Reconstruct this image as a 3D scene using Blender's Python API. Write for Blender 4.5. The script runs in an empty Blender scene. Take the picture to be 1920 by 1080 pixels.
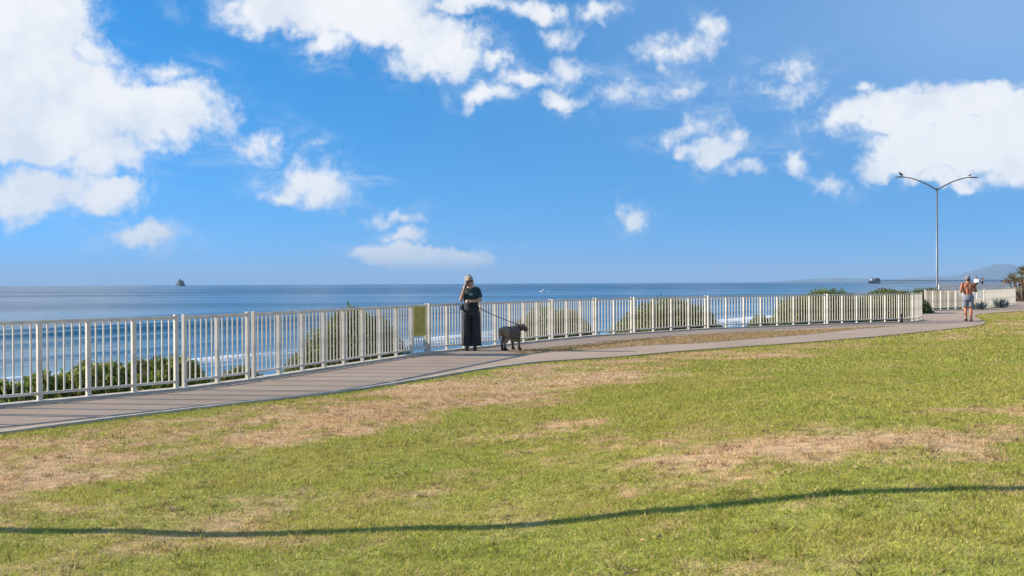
import bpy, bmesh, math, random
import numpy as np
from mathutils import Vector, Matrix, Quaternion
from mathutils.geometry import tessellate_polygon
R = math.radians
random.seed(7); RNG = np.random.default_rng(11)
S = bpy.context.scene
COL = S.collection

# ------------------------------------------------------------------ camera
CAM_H = 1.52
cam = bpy.data.cameras.new('camera'); camo = bpy.data.objects.new('camera', cam); COL.objects.link(camo)
cam.sensor_width = 36; cam.lens = 35.6; cam.clip_start = 0.1; cam.clip_end = 150000
camo.location = (0, 0, CAM_H)
PITCH, ROLL = -0.27, -0.286
camo.matrix_world = Matrix.Translation((0, 0, CAM_H)) @ Matrix.Rotation(R(90 + PITCH), 4, 'X') @ Matrix.Rotation(R(ROLL), 4, 'Z')
S.camera = camo
S.render.resolution_x, S.render.resolution_y = 1024, 576

# ------------------------------------------------------------------ sun
SUN_EL = 24.5
SUN_AZ = math.atan2(-0.99, 0.137)          # azimuth towards the sun, from +Y clockwise
to_sun = Vector((math.sin(SUN_AZ) * math.cos(R(SUN_EL)), math.cos(SUN_AZ) * math.cos(R(SUN_EL)), math.sin(R(SUN_EL))))
sl = bpy.data.lights.new('sun', 'SUN'); so = bpy.data.objects.new('sun', sl); COL.objects.link(so)
sl.energy = 4.8; sl.angle = R(0.42); sl.color = (1.0, 0.93, 0.82)
so.rotation_euler = to_sun.to_track_quat('Z', 'Y').to_euler()

# ------------------------------------------------------------------ exposure
vs = S.view_settings; vs.view_transform = 'Standard'; vs.look = 'None'; vs.gamma = 1; vs.exposure = 0.74
vs.use_curve_mapping = False

# ------------------------------------------------------------------ world: sky + clouds
W = bpy.data.worlds.new('World'); S.world = W; W.use_nodes = True
wn, wl = W.node_tree.nodes, W.node_tree.links
wn.clear()
class G:
    """little helper to write node graphs"""
    def __init__(s, nt): s.n, s.l = nt.nodes, nt.links
    def put(s, sock, v):
        if isinstance(v, bpy.types.NodeSocket): s.l.new(v, sock)
        elif v is not None: sock.default_value = v
    def m(s, op, a, b=None, c=None, clamp=False):
        x = s.n.new('ShaderNodeMath'); x.operation = op; x.use_clamp = clamp
        for i, v in enumerate((a, b, c)): s.put(x.inputs[i], v)
        return x.outputs[0]
    def v(s, op, a, b=None, out=0):
        x = s.n.new('ShaderNodeVectorMath'); x.operation = op
        s.put(x.inputs[0], a); s.put(x.inputs[1], b)
        return x.outputs[out]
    def scale(s, a, k):
        x = s.n.new('ShaderNodeVectorMath'); x.operation = 'SCALE'; s.put(x.inputs[0], a); s.put(x.inputs['Scale'], k); return x.outputs[0]
    def noise(s, vec, scale, detail=3, rough=0.5, dist=0, out=0):
        x = s.n.new('ShaderNodeTexNoise'); s.put(x.inputs['Vector'], vec)
        x.inputs['Scale'].default_value = scale; x.inputs['Detail'].default_value = detail
        x.inputs['Roughness'].default_value = rough; x.inputs['Distortion'].default_value = dist
        return x.outputs[out]
    def mix(s, f, a, b):
        x = s.n.new('ShaderNodeMix'); x.data_type = 'RGBA'
        s.put(x.inputs[0], f); s.put(x.inputs[6], a); s.put(x.inputs[7], b); return x.outputs[2]
    def ramp(s, f, lo, hi, a=0.0, b=1.0):
        x = s.n.new('ShaderNodeMapRange'); x.interpolation_type = 'SMOOTHSTEP'
        s.put(x.inputs[0], f); x.inputs[1].default_value = lo; x.inputs[2].default_value = hi
        x.inputs[3].default_value = a; x.inputs[4].default_value = b; return x.outputs[0]
    def sep(s, v):
        x = s.n.new('ShaderNodeSeparateXYZ'); s.put(x.inputs[0], v); return x.outputs
    def comb(s, a, b, c):
        x = s.n.new('ShaderNodeCombineXYZ')
        for i, v in enumerate((a, b, c)): s.put(x.inputs[i], v)
        return x.outputs[0]
g = G(W.node_tree)
sky = wn.new('ShaderNodeTexSky'); sky.sky_type = 'NISHITA'; sky.sun_disc = False
sky.sun_elevation = R(SUN_EL); sky.sun_rotation = SUN_AZ
sky.altitude = 0; sky.air_density = 1.0; sky.dust_density = 0.1; sky.ozone_density = 2.0
hs = wn.new('ShaderNodeHueSaturation'); hs.inputs['Hue'].default_value = 0.497; hs.inputs['Saturation'].default_value = 1.42; hs.inputs['Value'].default_value = 1.22
wl.new(sky.outputs[0], hs.inputs['Color'])
tc = wn.new('ShaderNodeTexCoord'); D = tc.outputs['Generated']
wl.new(g.v('NORMALIZE', g.v('ADD', g.v('MULTIPLY', D, (1, 1, 1.8)), (0, 0, 0.26))), sky.inputs['Vector'])   # clear air: skip the yellow low band
dx, dy, dz = g.sep(D)
az = g.m('ARCTAN2', dx, dy); el = g.m('ARCSINE', dz)
# clouds: centre azimuth / elevation (deg), half width / half height (deg), weight
def cl(px, py, rx, ry, w=1.0):
    x = (px - 960) / 1900; y = (535.8 - .005 * px - py) / 1900
    a = math.atan(x); return (a, math.atan(y * math.cos(a)), rx / 1900 * math.cos(a) ** 2, ry / 1900 * math.cos(a), w)
CLOUDS = [cl(*c) for c in (
    (40, 60, 160, 130, 1.9), (95, 190, 205, 105, 2.0), (285, 225, 140, 72, 1.6), (20, 245, 180, 62, 1.7), (345, 208, 62, 48, 1.2), (170, 100, 40, 50, .9),
    (50, 355, 135, 52, 1.1), (195, 375, 85, 40, .95), (180, 300, 90, 50, 1.1), (315, 150, 55, 25, .5),
    (545, 15, 155, 44, 1.3), (690, 42, 140, 58, 1.3), (620, 90, 62, 35, .85), (825, 85, 88, 52, 1.1), (855, 112, 50, 28, .9), (800, 8, 165, 28, 1.2),
    (1010, 8, 62, 22, .9), (1062, 52, 52, 32, .85), (1085, 128, 48, 34, .85), (990, 145, 55, 22, .8), (922, 178, 48, 26, .75),
    (1078, 190, 54, 28, .85), (940, 115, 50, 16, .6), (1120, 12, 45, 20, .6),
    (495, 280, 56, 26, .5), (590, 345, 90, 46, .9), (540, 368, 60, 22, .7), (268, 455, 66, 26, .8), (790, 477, 140, 31, 1.7), (755, 434, 36, 18, .8),
    (722, 395, 48, 14, .5), (1175, 413, 38, 34, 1.0), (1268, 88, 72, 26, .75), (1322, 56, 28, 22, .5), (1190, 166, 56, 18, .42), (1280, 155, 42, 17, .42),
    (1345, 275, 52, 32, 1.0), (1402, 310, 40, 14, .5), (1300, 234, 58, 20, .42), (1485, 300, 36, 32, .8), (1540, 335, 36, 14, .4),
    (1485, 120, 50, 15, .4), (1450, 160, 62, 18, .32), (1505, 165, 34, 24, .32),
    (1635, 220, 120, 32, 1.3), (1730, 205, 125, 40, 1.5), (1840, 195, 120, 46, 1.6), (1810, 275, 190, 60, 2.0), (1715, 300, 115, 40, 1.5), (1900, 260, 150, 80, 2.0), (1640, 176, 24, 18, .7), (1765, 338, 70, 16),
)]
warp = g.v('SUBTRACT', g.noise(D, 9.0, 4, 0.6, out=1), (0.5, 0.5, 0.5))
warp2 = g.v('SUBTRACT', g.noise(D, 34.0, 5, 0.6, out=1), (0.5, 0.5, 0.5))
p = g.v('ADD', g.comb(az, el, 0.0), g.scale(g.v('MULTIPLY', warp, (1, 1, 0)), 0.075))
p = g.v('ADD', p, g.scale(g.v('MULTIPLY', warp2, (1, 1, 0)), 0.035))
dens = None
for (a, e, rx, ry, w) in CLOUDS:
    q = g.v('MULTIPLY', g.v('SUBTRACT', p, (a, e, 0)), (1 / (rx * 1.12), 1 / (ry * 1.12), 0))
    b = g.m('MULTIPLY_ADD', g.v('LENGTH', q, out=1), -w, w)
    dens = b if dens is None else g.m('SMOOTH_MAX', dens, b, 0.12)
# the rest of the sky carries the same broken clouds
lown = g.noise(g.v('MULTIPLY', D, (1, 1, 1.6)), 3.1, 3, 0.5)
other = g.m('MULTIPLY_ADD', lown, 4.2, -2.35)
inview = g.m('MULTIPLY', g.ramp(g.m('ABSOLUTE', az), R(29), R(40), 1, 0), g.ramp(el, R(17), R(26), 1, 0))
inview = g.m('MULTIPLY', inview, g.m('GREATER_THAN', dy, 0.0))
other = g.m('SUBTRACT', other, g.m('MULTIPLY', inview, 4.0))
dens = g.m('MAXIMUM', dens, other)
blob = dens
f1 = g.m('SUBTRACT', g.noise(D, 22.0, 8, 0.68), 0.5)
f2 = g.m('SUBTRACT', g.noise(D, 75.0, 5, 0.6), 0.5)
dens = g.m('ADD', dens, g.m('MULTIPLY_ADD', f1, 1.5, g.m('MULTIPLY', f2, 0.75)))
alpha = g.ramp(dens, -0.12, 0.66)
wn_ = g.noise(g.v('MULTIPLY', D, (1, 1, 1.9)), 13.0, 9, 0.72, 0.6)
wisp = g.m('MULTIPLY', g.m('MULTIPLY', g.ramp(wn_, .46, .74), g.ramp(blob, -.75, .25)), .62)
alpha = g.m('MAXIMUM', alpha, wisp)
alpha = g.m('MULTIPLY', alpha, g.ramp(el, 0.0, R(1.5)))
shade = g.ramp(g.m('ADD', g.noise(D, 17.0, 6, 0.6), g.m('MULTIPLY', g.m('MINIMUM', dens, 0.6), 0.12)), 0.36, 0.66)
ccol = g.mix(shade, (3.85, 4.15, 4.6, 1), (4.95, 4.96, 5.0, 1))
veil = g.m('MULTIPLY', g.ramp(az, R(-12), R(34)), g.ramp(el, R(2), R(14)))
veil = g.m('MULTIPLY', veil, g.m('MULTIPLY_ADD', g.noise(D, 3.0, 4, .5), .5, .16))
skyv = g.mix(veil, hs.outputs[0], (2.8, 3.8, 5.4, 1))
skycol = g.mix(g.m('MULTIPLY', alpha, 0.97), skyv, ccol)
bg = wn.new('ShaderNodeBackground'); bg.inputs['Strength'].default_value = 0.12
wl.new(skycol, bg.inputs['Color'])
wo = wn.new('ShaderNodeOutputWorld'); wl.new(bg.outputs[0], wo.inputs['Surface'])

# ------------------------------------------------------------------ generic helpers
def link(o, parent=None):
    COL.objects.link(o)
    if parent: o.parent = parent
    return o
def tag(o, label=None, cat=None, group=None, kind=None):
    if label: o['label'] = label
    if cat: o['category'] = cat
    if group: o['group'] = group
    if kind: o['kind'] = kind
    return o
def empty(name, loc=(0, 0, 0), rz=0.0):
    o = bpy.data.objects.new(name, None); o.empty_display_size = .2; link(o)
    o.location = loc; o.rotation_euler = (0, 0, rz); return o
def mesh_np(name, v, faces, smooth=False):
    """faces: (n,3) or (n,4) array"""
    me = bpy.data.meshes.new(name); v = np.asarray(v, np.float32); f = np.asarray(faces, np.int32)
    n, k = f.shape
    me.vertices.add(len(v)); me.vertices.foreach_set('co', v.ravel())
    me.loops.add(n * k); me.loops.foreach_set('vertex_index', f.ravel())
    me.polygons.add(n); me.polygons.foreach_set('loop_start', np.arange(0, n * k, k, dtype=np.int32))
    me.polygons.foreach_set('loop_total', np.full(n, k, np.int32))
    if smooth: me.polygons.foreach_set('use_smooth', np.ones(n, bool))
    me.update(calc_edges=True); me.validate(); return me
def vcol(me, cols, name='col'):
    a = me.color_attributes.new(name, 'FLOAT_COLOR', 'POINT')
    c = np.ones((len(cols), 4), np.float32); c[:, :3] = cols; a.data.foreach_set('color', c.ravel())
def obj(name, me, mat, parent=None):
    o = bpy.data.objects.new(name, me)
    if mat: me.materials.append(mat) if not me.materials else None
    return link(o, parent)
def bm_obj(name, bm, mat, parent=None, smooth=False):
    me = bpy.data.meshes.new(name); bm.normal_update(); bm.to_mesh(me); bm.free()
    if smooth:
        for p_ in me.polygons: p_.use_smooth = True
    return obj(name, me, mat, parent)
def add_box(bm, c, s, rz=0.0, bevel=0.0):
    r = bmesh.ops.create_cube(bm, size=1.0, matrix=Matrix.Translation(c) @ Matrix.Rotation(rz, 4, 'Z') @ Matrix.Diagonal((*s, 1)))
    if bevel:
        ed = list({e for v in r['verts'] for e in v.link_edges})
        bmesh.ops.bevel(bm, geom=ed, offset=bevel, segments=1, affect='EDGES')
def add_tube(bm, pts, rad, seg=10, caps=True):
    """tube through points, rad number or list"""
    pts = [Vector(q) for q in pts]; n = len(pts)
    rad = [rad] * n if not hasattr(rad, '__len__') else rad
    rings = []; up = None
    for i, q in enumerate(pts):
        t = (pts[min(i + 1, n - 1)] - pts[max(i - 1, 0)]).normalized()
        if up is None: up = t.orthogonal().normalized()
        up = (up - t * up.dot(t)).normalized(); sd = t.cross(up)
        rings.append([bm.verts.new(q + (up * math.cos(a) + sd * math.sin(a)) * rad[i]) for a in [2 * math.pi * k / seg for k in range(seg)]])
    for i in range(n - 1):
        for k in range(seg):
            bm.faces.new((rings[i][k], rings[i][(k + 1) % seg], rings[i + 1][(k + 1) % seg], rings[i + 1][k]))
    if caps:
        bm.faces.new(rings[0][::-1]); bm.faces.new(rings[-1])
def add_capsule(bm, a, b, ra, rb, seg=14):
    a, b = Vector(a), Vector(b); d = (b - a); L = max(d.length, 1e-5); d = d / L
    pts, rad = [], []
    for k in range(0, 5):
        t = math.pi / 2 * (1 - k / 4); pts.append(a - d * ra * math.sin(t)); rad.append(max(ra * math.cos(t), .0015))
    for k in range(0, 5):
        t = math.pi / 2 * k / 4; pts.append(b + d * rb * math.sin(t)); rad.append(max(rb * math.cos(t), .0015))
    add_tube(bm, pts, rad, seg)
def add_ell(bm, c, r, rot=None):
    M = Matrix.Translation(c) @ (rot.to_4x4() if rot is not None else Matrix.Identity(4)) @ Matrix.Diagonal((*r, 1))
    bmesh.ops.create_uvsphere(bm, u_segments=18, v_segments=12, radius=1.0, matrix=M)
def add_loft(bm, rings, seg=22, fold=0.0):
    """rings: (cx, cy, z, rx, ry)"""
    if fold: seg = 64
    fw = lambda k, z: 1 + fold * 7 * math.sin(9 * 2 * math.pi * k / seg + 2.5 * z) * max(0, 1 - z / .95) * (.6 + .4 * math.sin(3 * 2 * math.pi * k / seg + 1)) if fold else 1
    rr = [[bm.verts.new((cx + rx * fw(k, z) * math.cos(2 * math.pi * k / seg), cy + ry * fw(k, z) * math.sin(2 * math.pi * k / seg), z)) for k in range(seg)] for cx, cy, z, rx, ry in rings]
    for i in range(len(rr) - 1):
        for k in range(seg): bm.faces.new((rr[i][k], rr[i][(k + 1) % seg], rr[i + 1][(k + 1) % seg], rr[i + 1][k]))
    bm.faces.new(rr[0][::-1]); bm.faces.new(rr[-1])
def fuse(name, bm, mat, parent=None, voxel=0.01, smooth=3):
    """one continuous skin over overlapping closed shapes"""
    me = bpy.data.meshes.new('tmp'); bmesh.ops.recalc_face_normals(bm, faces=bm.faces[:]); bm.to_mesh(me); bm.free()
    t = bpy.data.objects.new('tmp', me); COL.objects.link(t)
    m = t.modifiers.new('r', 'REMESH'); m.mode = 'VOXEL'; m.voxel_size = voxel; m.use_smooth_shade = True
    if smooth:
        m2 = t.modifiers.new('s', 'SMOOTH'); m2.iterations = smooth; m2.factor = 0.5
    dg = bpy.context.evaluated_depsgraph_get()
    out = bpy.data.meshes.new_from_object(t.evaluated_get(dg)); out.name = name
    bpy.data.objects.remove(t); bpy.data.meshes.remove(me)
    return obj(name, out, mat, parent)

# ------------------------------------------------------------------ materials
def mat(name, col=(.5, .5, .5), rough=.7, metal=0.0, spec=None, var=0.0, vscale=5.0, bump=0.0, bscale=40.0, attr=None):
    m = bpy.data.materials.new(name); m.use_nodes = True
    b = m.node_tree.nodes['Principled BSDF']; q = G(m.node_tree)
    b.inputs['Roughness'].default_value = rough; b.inputs['Metallic'].default_value = metal
    if spec is not None: b.inputs['Specular IOR Level'].default_value = spec
    tcn = q.n.new('ShaderNodeTexCoord'); P = tcn.outputs['Object']
    base = None
    if attr:
        a = q.n.new('ShaderNodeVertexColor'); a.layer_name = attr; base = a.outputs[0]
    if var:
        f = q.noise(P, vscale, 5, .6)
        src = base
        k = q.ramp(f, .3, .7, 1 - var, 1 + var)
        x = q.n.new('ShaderNodeMix'); x.data_type = 'RGBA'; x.blend_type = 'MULTIPLY'; x.inputs[0].default_value = 1
        if src is not None: q.put(x.inputs[6], src)
        else: x.inputs[6].default_value = (*col, 1)
        q.put(x.inputs[7], q.comb(k, k, k)); base = x.outputs[2]
    if base is not None: q.put(b.inputs['Base Color'], base)
    else: b.inputs['Base Color'].default_value = (*col, 1)
    if bump:
        bp = q.n.new('ShaderNodeBump'); bp.inputs['Strength'].default_value = bump; bp.inputs['Distance'].default_value = .01
        q.put(bp.inputs['Height'], q.noise(P, bscale, 5, .65)); q.put(b.inputs['Normal'], bp.outputs[0])
    return m
def leafmat(name, attr='col', trans=.3, rough=.55):
    m = bpy.data.materials.new(name); m.use_nodes = True; q = G(m.node_tree)
    b = m.node_tree.nodes['Principled BSDF']; b.inputs['Roughness'].default_value = rough; b.inputs['Specular IOR Level'].default_value = .3
    a = q.n.new('ShaderNodeVertexColor'); a.layer_name = attr
    q.put(b.inputs['Base Color'], a.outputs[0])
    t = q.n.new('ShaderNodeBsdfTranslucent'); q.put(t.inputs['Color'], a.outputs[0])
    mx = q.n.new('ShaderNodeMixShader'); mx.inputs[0].default_value = trans
    q.l.new(b.outputs[0], mx.inputs[1]); q.l.new(t.outputs[0], mx.inputs[2])
    q.l.new(mx.outputs[0], m.node_tree.nodes['Material Output'].inputs['Surface'])
    return m
M_fence = mat('fence paint', (.68, .605, .49), .5, var=.2, vscale=3.0)
M_conc = mat('pale concrete', (.52, .46, .38), .85, var=.2, vscale=4, bump=.3, bscale=60)
M_steel = mat('galvanised steel', (.20, .21, .22), .5, .4, var=.15, vscale=2)
M_dark = mat('dark metal', (.03, .03, .032), .5)
M_skin = mat('skin', (.50, .27, .18), .5, var=.08, vscale=9)
M_tan = mat('sunburnt skin', (.42, .155, .075), .62, var=.22, vscale=7)
M_blackcloth = mat('black cloth', (.018, .018, .020), .75, var=.3, vscale=6, bump=.4, bscale=25)
M_leather = mat('black leather', (.012, .011, .011), .4)
M_glass = mat('dark lens', (.01, .01, .012), .1)
M_hair = mat('ash blonde hair', (.33, .27, .19), .6, var=.35, vscale=40, bump=.5, bscale=90)
M_grey = mat('grey cloth', (.21, .22, .245), .85, var=.15, vscale=10, bump=.3, bscale=30)
M_white = mat('white cloth', (.75, .75, .75), .8)
M_whitepaint = mat('white paint', (.78, .77, .74), .5, var=.06)
M_shiphull = mat('ship grey', (.025, .035, .045), .8, var=.1, vscale=.05)
M_wood = mat('weathered timber', (.10, .085, .075), .85, var=.2, vscale=.1)
M_bark = mat('grey brown bark', (.15, .115, .085), .9, var=.35, vscale=6, bump=.8, bscale=20)
M_leaf = leafmat('leaf'); M_grass = leafmat('grass blade', trans=.35, rough=.6); M_dryleaf = leafmat('fleshy leaf', trans=.1)
M_feather_d = mat('grey feather', (.09, .09, .10), .7); M_feather_w = mat('white feather', (.7, .7, .7), .7)
M_twig = mat('dense twigs', (.075, .066, .032), .95, var=.5, vscale=14, bump=1, bscale=30)
M_hill = mat('far chaparral hill', (.10, .105, .07), .95, var=.35, vscale=.0012)

# ------------------------------------------------------------------ numpy noise and layout
_perm = RNG.random((256, 256)).astype(np.float32)
def vnoise(x, y):
    xi, yi = np.floor(x).astype(int), np.floor(y).astype(int); fx, fy = x - xi, y - yi
    fx = fx * fx * (3 - 2 * fx); fy = fy * fy * (3 - 2 * fy)
    a = _perm[xi & 255, yi & 255]; b = _perm[(xi + 1) & 255, yi & 255]; c = _perm[xi & 255, (yi + 1) & 255]; d = _perm[(xi + 1) & 255, (yi + 1) & 255]
    return (a * (1 - fx) + b * fx) * (1 - fy) + (c * (1 - fx) + d * fx) * fy
def fbm(x, y, o=4):
    s = 0; a = .5; n = 0
    for k in range(o):
        s = s + a * vnoise(x * 2 ** k + 17.3 * k, y * 2 ** k + 5.1 * k); n += a; a *= .5
    return s / n
def sstep(x, a, b):
    t = np.clip((x - a) / (b - a), 0, 1); return t * t * (3 - 2 * t)
def pip(x, y, poly):
    ins = np.zeros(x.shape, bool); n = len(poly)
    for i in range(n):
        x0, y0 = poly[i]; x1, y1 = poly[(i + 1) % n]
        if y0 == y1: continue
        c = ((y0 > y) != (y1 > y)) & (x < (x1 - x0) * (y - y0) / (y1 - y0) + x0); ins ^= c
    return ins
def pdist(x, y, pl):
    d = np.full(x.shape, 1e9)
    for (x0, y0), (x1, y1) in zip(pl[:-1], pl[1:]):
        ex, ey = x1 - x0, y1 - y0; t = np.clip(((x - x0) * ex + (y - y0) * ey) / (ex * ex + ey * ey), 0, 1)
        d = np.minimum(d, np.hypot(x - x0 - t * ex, y - y0 - t * ey))
    return d
def smooth_line(pl, n=6):
    out = []
    P_ = [np.array(q, float) for q in pl]; P_ = [2 * P_[0] - P_[1]] + P_ + [2 * P_[-1] - P_[-2]]
    for i in range(1, len(P_) - 2):
        for k in range(n):
            t = k / n; a, b, c, d = P_[i - 1:i + 3]
            out.append(tuple(.5 * (2 * b + (c - a) * t + (2 * a - 5 * b + 4 * c - d) * t * t + (3 * b - a - 3 * c + d) * t ** 3)))
    out.append(tuple(P_[-2])); return out
# the walk's landward edge, the fence / bluff line
EDGE = smooth_line([(-36, -46), (-20, -17), (-10.6, 1.2), (-7.2, 7.2), (-5.33, 10.5), (-4.55, 11.7), (-3.41, 13.2), (-2.4, 14.5), (-1.38, 16.4), (-.5, 18.2), (.3, 19.4), (.95, 20.0), (2.07, 20.8), (3.65, 22.4),
         (5.86, 24.3), (8.0, 26.1), (10.3, 28.3), (12.97, 31.2), (15.2, 33.7), (16.9, 36.2), (18.05, 38.8), (19.3, 42.0), (20.7, 45.2), (22.6, 47.9), (27.1, 52.7), (34, 62), (42, 80), (60, 120), (130, 260)], 4)
FENCE = [(-40, -44), (-24, -15), (-14.5, 1.5), (-10.4, 8.1), (-7.0, 12.05), (-4.81, 14.65), (-4.15, 16.05), (-1.85, 22.1), (1.03, 26.9), (2.37, 28.9), (3.6, 30.1), (6.31, 32.8), (11.14, 35.9), (15.03, 37.95), (16.0, 39.5),
         (18.6, 46.5), (21.1, 51.7), (25.9, 55.5), (31.8, 64), (36.5, 87), (45.0, 101), (62, 140), (138, 300), (300, 610)]
LAWN_POLY = EDGE + [(160, 260), (160, -60), (-36, -60)]
def lawn_h(x, y):
    d = pdist(x, y, EDGE)
    t = sstep(d, 0.3, 11.0) * pip(x, y, LAWN_POLY)
    return -0.03 - .05 * ~pip(x, y, LAWN_POLY) + .45 * (.5 * sstep(x, -3.4, 3.4) + .5 * sstep(x, -1.6, 2.4)) * t + .05 * np.exp(-((x + 1.7) / 1.1) ** 2) * t + (.05 * (fbm(x * .35, y * .35, 3) - .5) + .045 * (fbm(x * 1.1 + 31, y * .9, 2) - .5)) * sstep(d, .2, 2)
def dryness(x, y):
    d = pdist(x, y, EDGE)
    n = fbm(x * .55 + 3, y * .45 + 8, 4); n2 = fbm(x * 2.3, y * 2.0, 3); n3 = fbm(x * 7.1 + 5, y * 5.3, 3)
    band = sstep(d, .1, .5) * (1 - sstep(d, 1.4 + 1.4 * n, 3.0 + 2.6 * n)) * (1 - .45 * sstep(x, 3.0, 9.0))
    pa = 1 - np.hypot((x - 2.5 + .2 * (y - 7.4)) / 2.3, (y - 7.6) / 1.6)
    pb = 1 - np.hypot((x - 4.2) / 1.3, (y - 8.8) / .9)
    pc = 1 - np.hypot((x - .4) / 1.6, (y - 10.2) / 1.6)
    pe = 1 - np.hypot((x - 2.0) / 3.6, (y - 8.3) / 1.9)
    pd = 1 - np.hypot((x - 14) / 9, (y - 29) / 5)
    m = np.maximum.reduce([1.04 * band, 1.5 * pa, 1.2 * pb, .8 * pc, .8 * pd, .9 * pe, np.full(x.shape, .22)])
    return sstep(np.clip(m, 0, 1.1) * .85 + (n - .5) * 1.25 + (n2 - .5) * 1.15 + (n3 - .5) * .9, .2, 1.08)
GREEN = np.array([.360, .400, .050]); STRAW = np.array([.80, .53, .275]); OLIVE = np.array([.52, .45, .10])

# ------------------------------------------------------------------ lawn sheet
def sheet(name, xs, ys, hf, keep, matl, colf=None):
    X, Y = np.meshgrid(xs, ys, indexing='ij'); Z = hf(X.ravel(), Y.ravel()); V = np.stack([X.ravel(), Y.ravel(), Z], 1)
    nx, ny = len(xs), len(ys); I = np.arange(nx * ny).reshape(nx, ny)
    F = np.stack([I[:-1, :-1], I[1:, :-1], I[1:, 1:], I[:-1, 1:]], -1).reshape(-1, 4)
    c = V[F].mean(1); F = F[keep(c[:, 0], c[:, 1])]
    used = np.unique(F); mp = np.zeros(len(V), int); mp[used] = np.arange(len(used)); V = V[used]; F = mp[F]
    me = mesh_np(name, V, F, True)
    if colf is not None: vcol(me, colf(V[:, 0], V[:, 1]))
    return tag(obj(name, me, matl), kind='structure')
def lawn_col(x, y):
    k = dryness(x, y)[:, None]; v = fbm(x * 1.3, y * 1.3, 3)[:, None]
    c = (GREEN * (1 - v) + OLIVE * v) * (1 - k) + STRAW * k
    return c * .7
xs = np.concatenate([np.arange(-36, -9, 1.5), np.arange(-9, 9, .12), np.arange(9, 30, .4), np.arange(30, 160.1, 5)])
ys = np.concatenate([np.arange(-58, 0, 3.0), np.arange(0, 4, .5), np.arange(4, 22, .12), np.arange(22, 55, .4), np.arange(55, 260.1, 5)])
FP = FENCE[:-1] + [(160, 300), (160, -60), (-40, -60)]
def lawn_keep(x, y): return pip(x, y, FP) & (pdist(x, y, FENCE) > .75)
M_lawn = mat('turf soil', attr='col', rough=.95, var=.35, vscale=9, bump=1.0, bscale=45)
lawn = sheet('lawn', xs, ys, lawn_h, lawn_keep, M_lawn, lawn_col)

# ------------------------------------------------------------------ walk (path), verge strip, edging
def poly_sheet(name, pts, z, thick, matl):
    tri = tessellate_polygon([[Vector((x, y, 0)) for x, y in pts]])
    bm = bmesh.new(); top = [bm.verts.new((x, y, z)) for x, y in pts]; bot = [bm.verts.new((x, y, z - thick)) for x, y in pts]
    for t in tri:
        f = bm.faces.new([top[i] for i in t]); f.normal_update()
        if f.normal.z < 0: f.normal_flip()
    n = len(pts)
    for i in range(n): bm.faces.new((top[i], bot[i], bot[(i + 1) % n], top[(i + 1) % n]))
    return tag(bm_obj(name, bm, matl), kind='structure')
def pathmat():
    m = bpy.data.materials.new('worn concrete walk'); m.use_nodes = True; q = G(m.node_tree); b = m.node_tree.nodes['Principled BSDF']
    geo = q.n.new('ShaderNodeNewGeometry'); P_ = geo.outputs['Position']
    big = q.noise(P_, .6, 5, .6); fine = q.noise(P_, 60, 4, .7); mid = q.noise(P_, 6, 6, .65)
    c = q.mix(q.ramp(big, .3, .7), (.355, .245, .163, 1), (.435, .307, .208, 1))
    c = q.mix(q.m('MULTIPLY', q.ramp(mid, .5, .75), .35), c, (.24, .195, .17, 1))
    c = q.mix(q.m('MULTIPLY', q.ramp(fine, .45, .7), .3), c, (.44, .38, .33, 1))
    q.put(b.inputs['Base Color'], c); b.inputs['Roughness'].default_value = .9
    bp = q.n.new('ShaderNodeBump'); bp.inputs['Strength'].default_value = .4; bp.inputs['Distance'].default_value = .006
    q.put(bp.inputs['Height'], fine); q.put(b.inputs['Normal'], bp.outputs[0]); return m
M_path = pathmat()
def inset(pl, d):          # shift a polyline landwards (right of its direction)
    out = []
    for i, (x, y) in enumerate(pl):
        a = pl[max(i - 1, 0)]; b = pl[min(i + 1, len(pl) - 1)]; ex, ey = b[0] - a[0], b[1] - a[1]; L = math.hypot(ex, ey)
        out.append((x + ey / L * d, y - ex / L * d))
    return out
FI = inset(FENCE[:21], -.10)
EE = [e for e in EDGE if e[1] < 102]
path = poly_sheet('path', EE + FI[::-1], 0.0, .12, M_path)
# narrow pale edging along the landward side and a low kerb carrying the fence
def ribbon(name, pl, w, z, h, matl):
    L, Rr = inset(pl, -w / 2), inset(pl, w / 2); bm = bmesh.new()
    rows = [[bm.verts.new((*a, z)), bm.verts.new((*a, z + h)), bm.verts.new((*b, z + h)), bm.verts.new((*b, z))] for a, b in zip(L, Rr)]
    for r0, r1 in zip(rows[:-1], rows[1:]):
        for k in range(3): bm.faces.new((r0[k], r1[k], r1[k + 1], r0[k + 1]))
    bm.faces.new(rows[0]); bm.faces.new(rows[-1][::-1]); bmesh.ops.recalc_face_normals(bm, faces=bm.faces[:])
    return tag(bm_obj(name, bm, matl), kind='structure')
ribbon('path_edging', [e for e in EDGE if -16 < e[1] < 19.6], .05, -.1, .106, M_conc)
STRIP = [(-.1, 22.3), (.2, 21.75), (.94, 22.3), (1.5, 22.7), (2.9, 24.2), (4.7, 25.3), (7.7, 28.3), (8.8, 29.5), (11.2, 32.6), (13.1, 34.3),
         (11.3, 33.4), (9.5, 32.0), (7.4, 30.8), (4.9, 28.8), (3.2, 27.0), (2.27, 25.8), (1.79, 24.9), (1.02, 24.1), (.15, 22.95)]
verge = poly_sheet('grass_verge', STRIP, .006, .05, None)
M_verge = mat('verge soil', (.34, .22, .10), .95, var=.35, vscale=4, bump=1, bscale=30)
verge.data.materials.append(M_verge)
ribbon('fence_kerb', [q for q in FENCE[2:15]], .17, -.1, .135, M_conc)
ribbon('fence_kerb', [q for q in FENCE[16:19]], .17, -.1, .135, M_conc)

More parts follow.
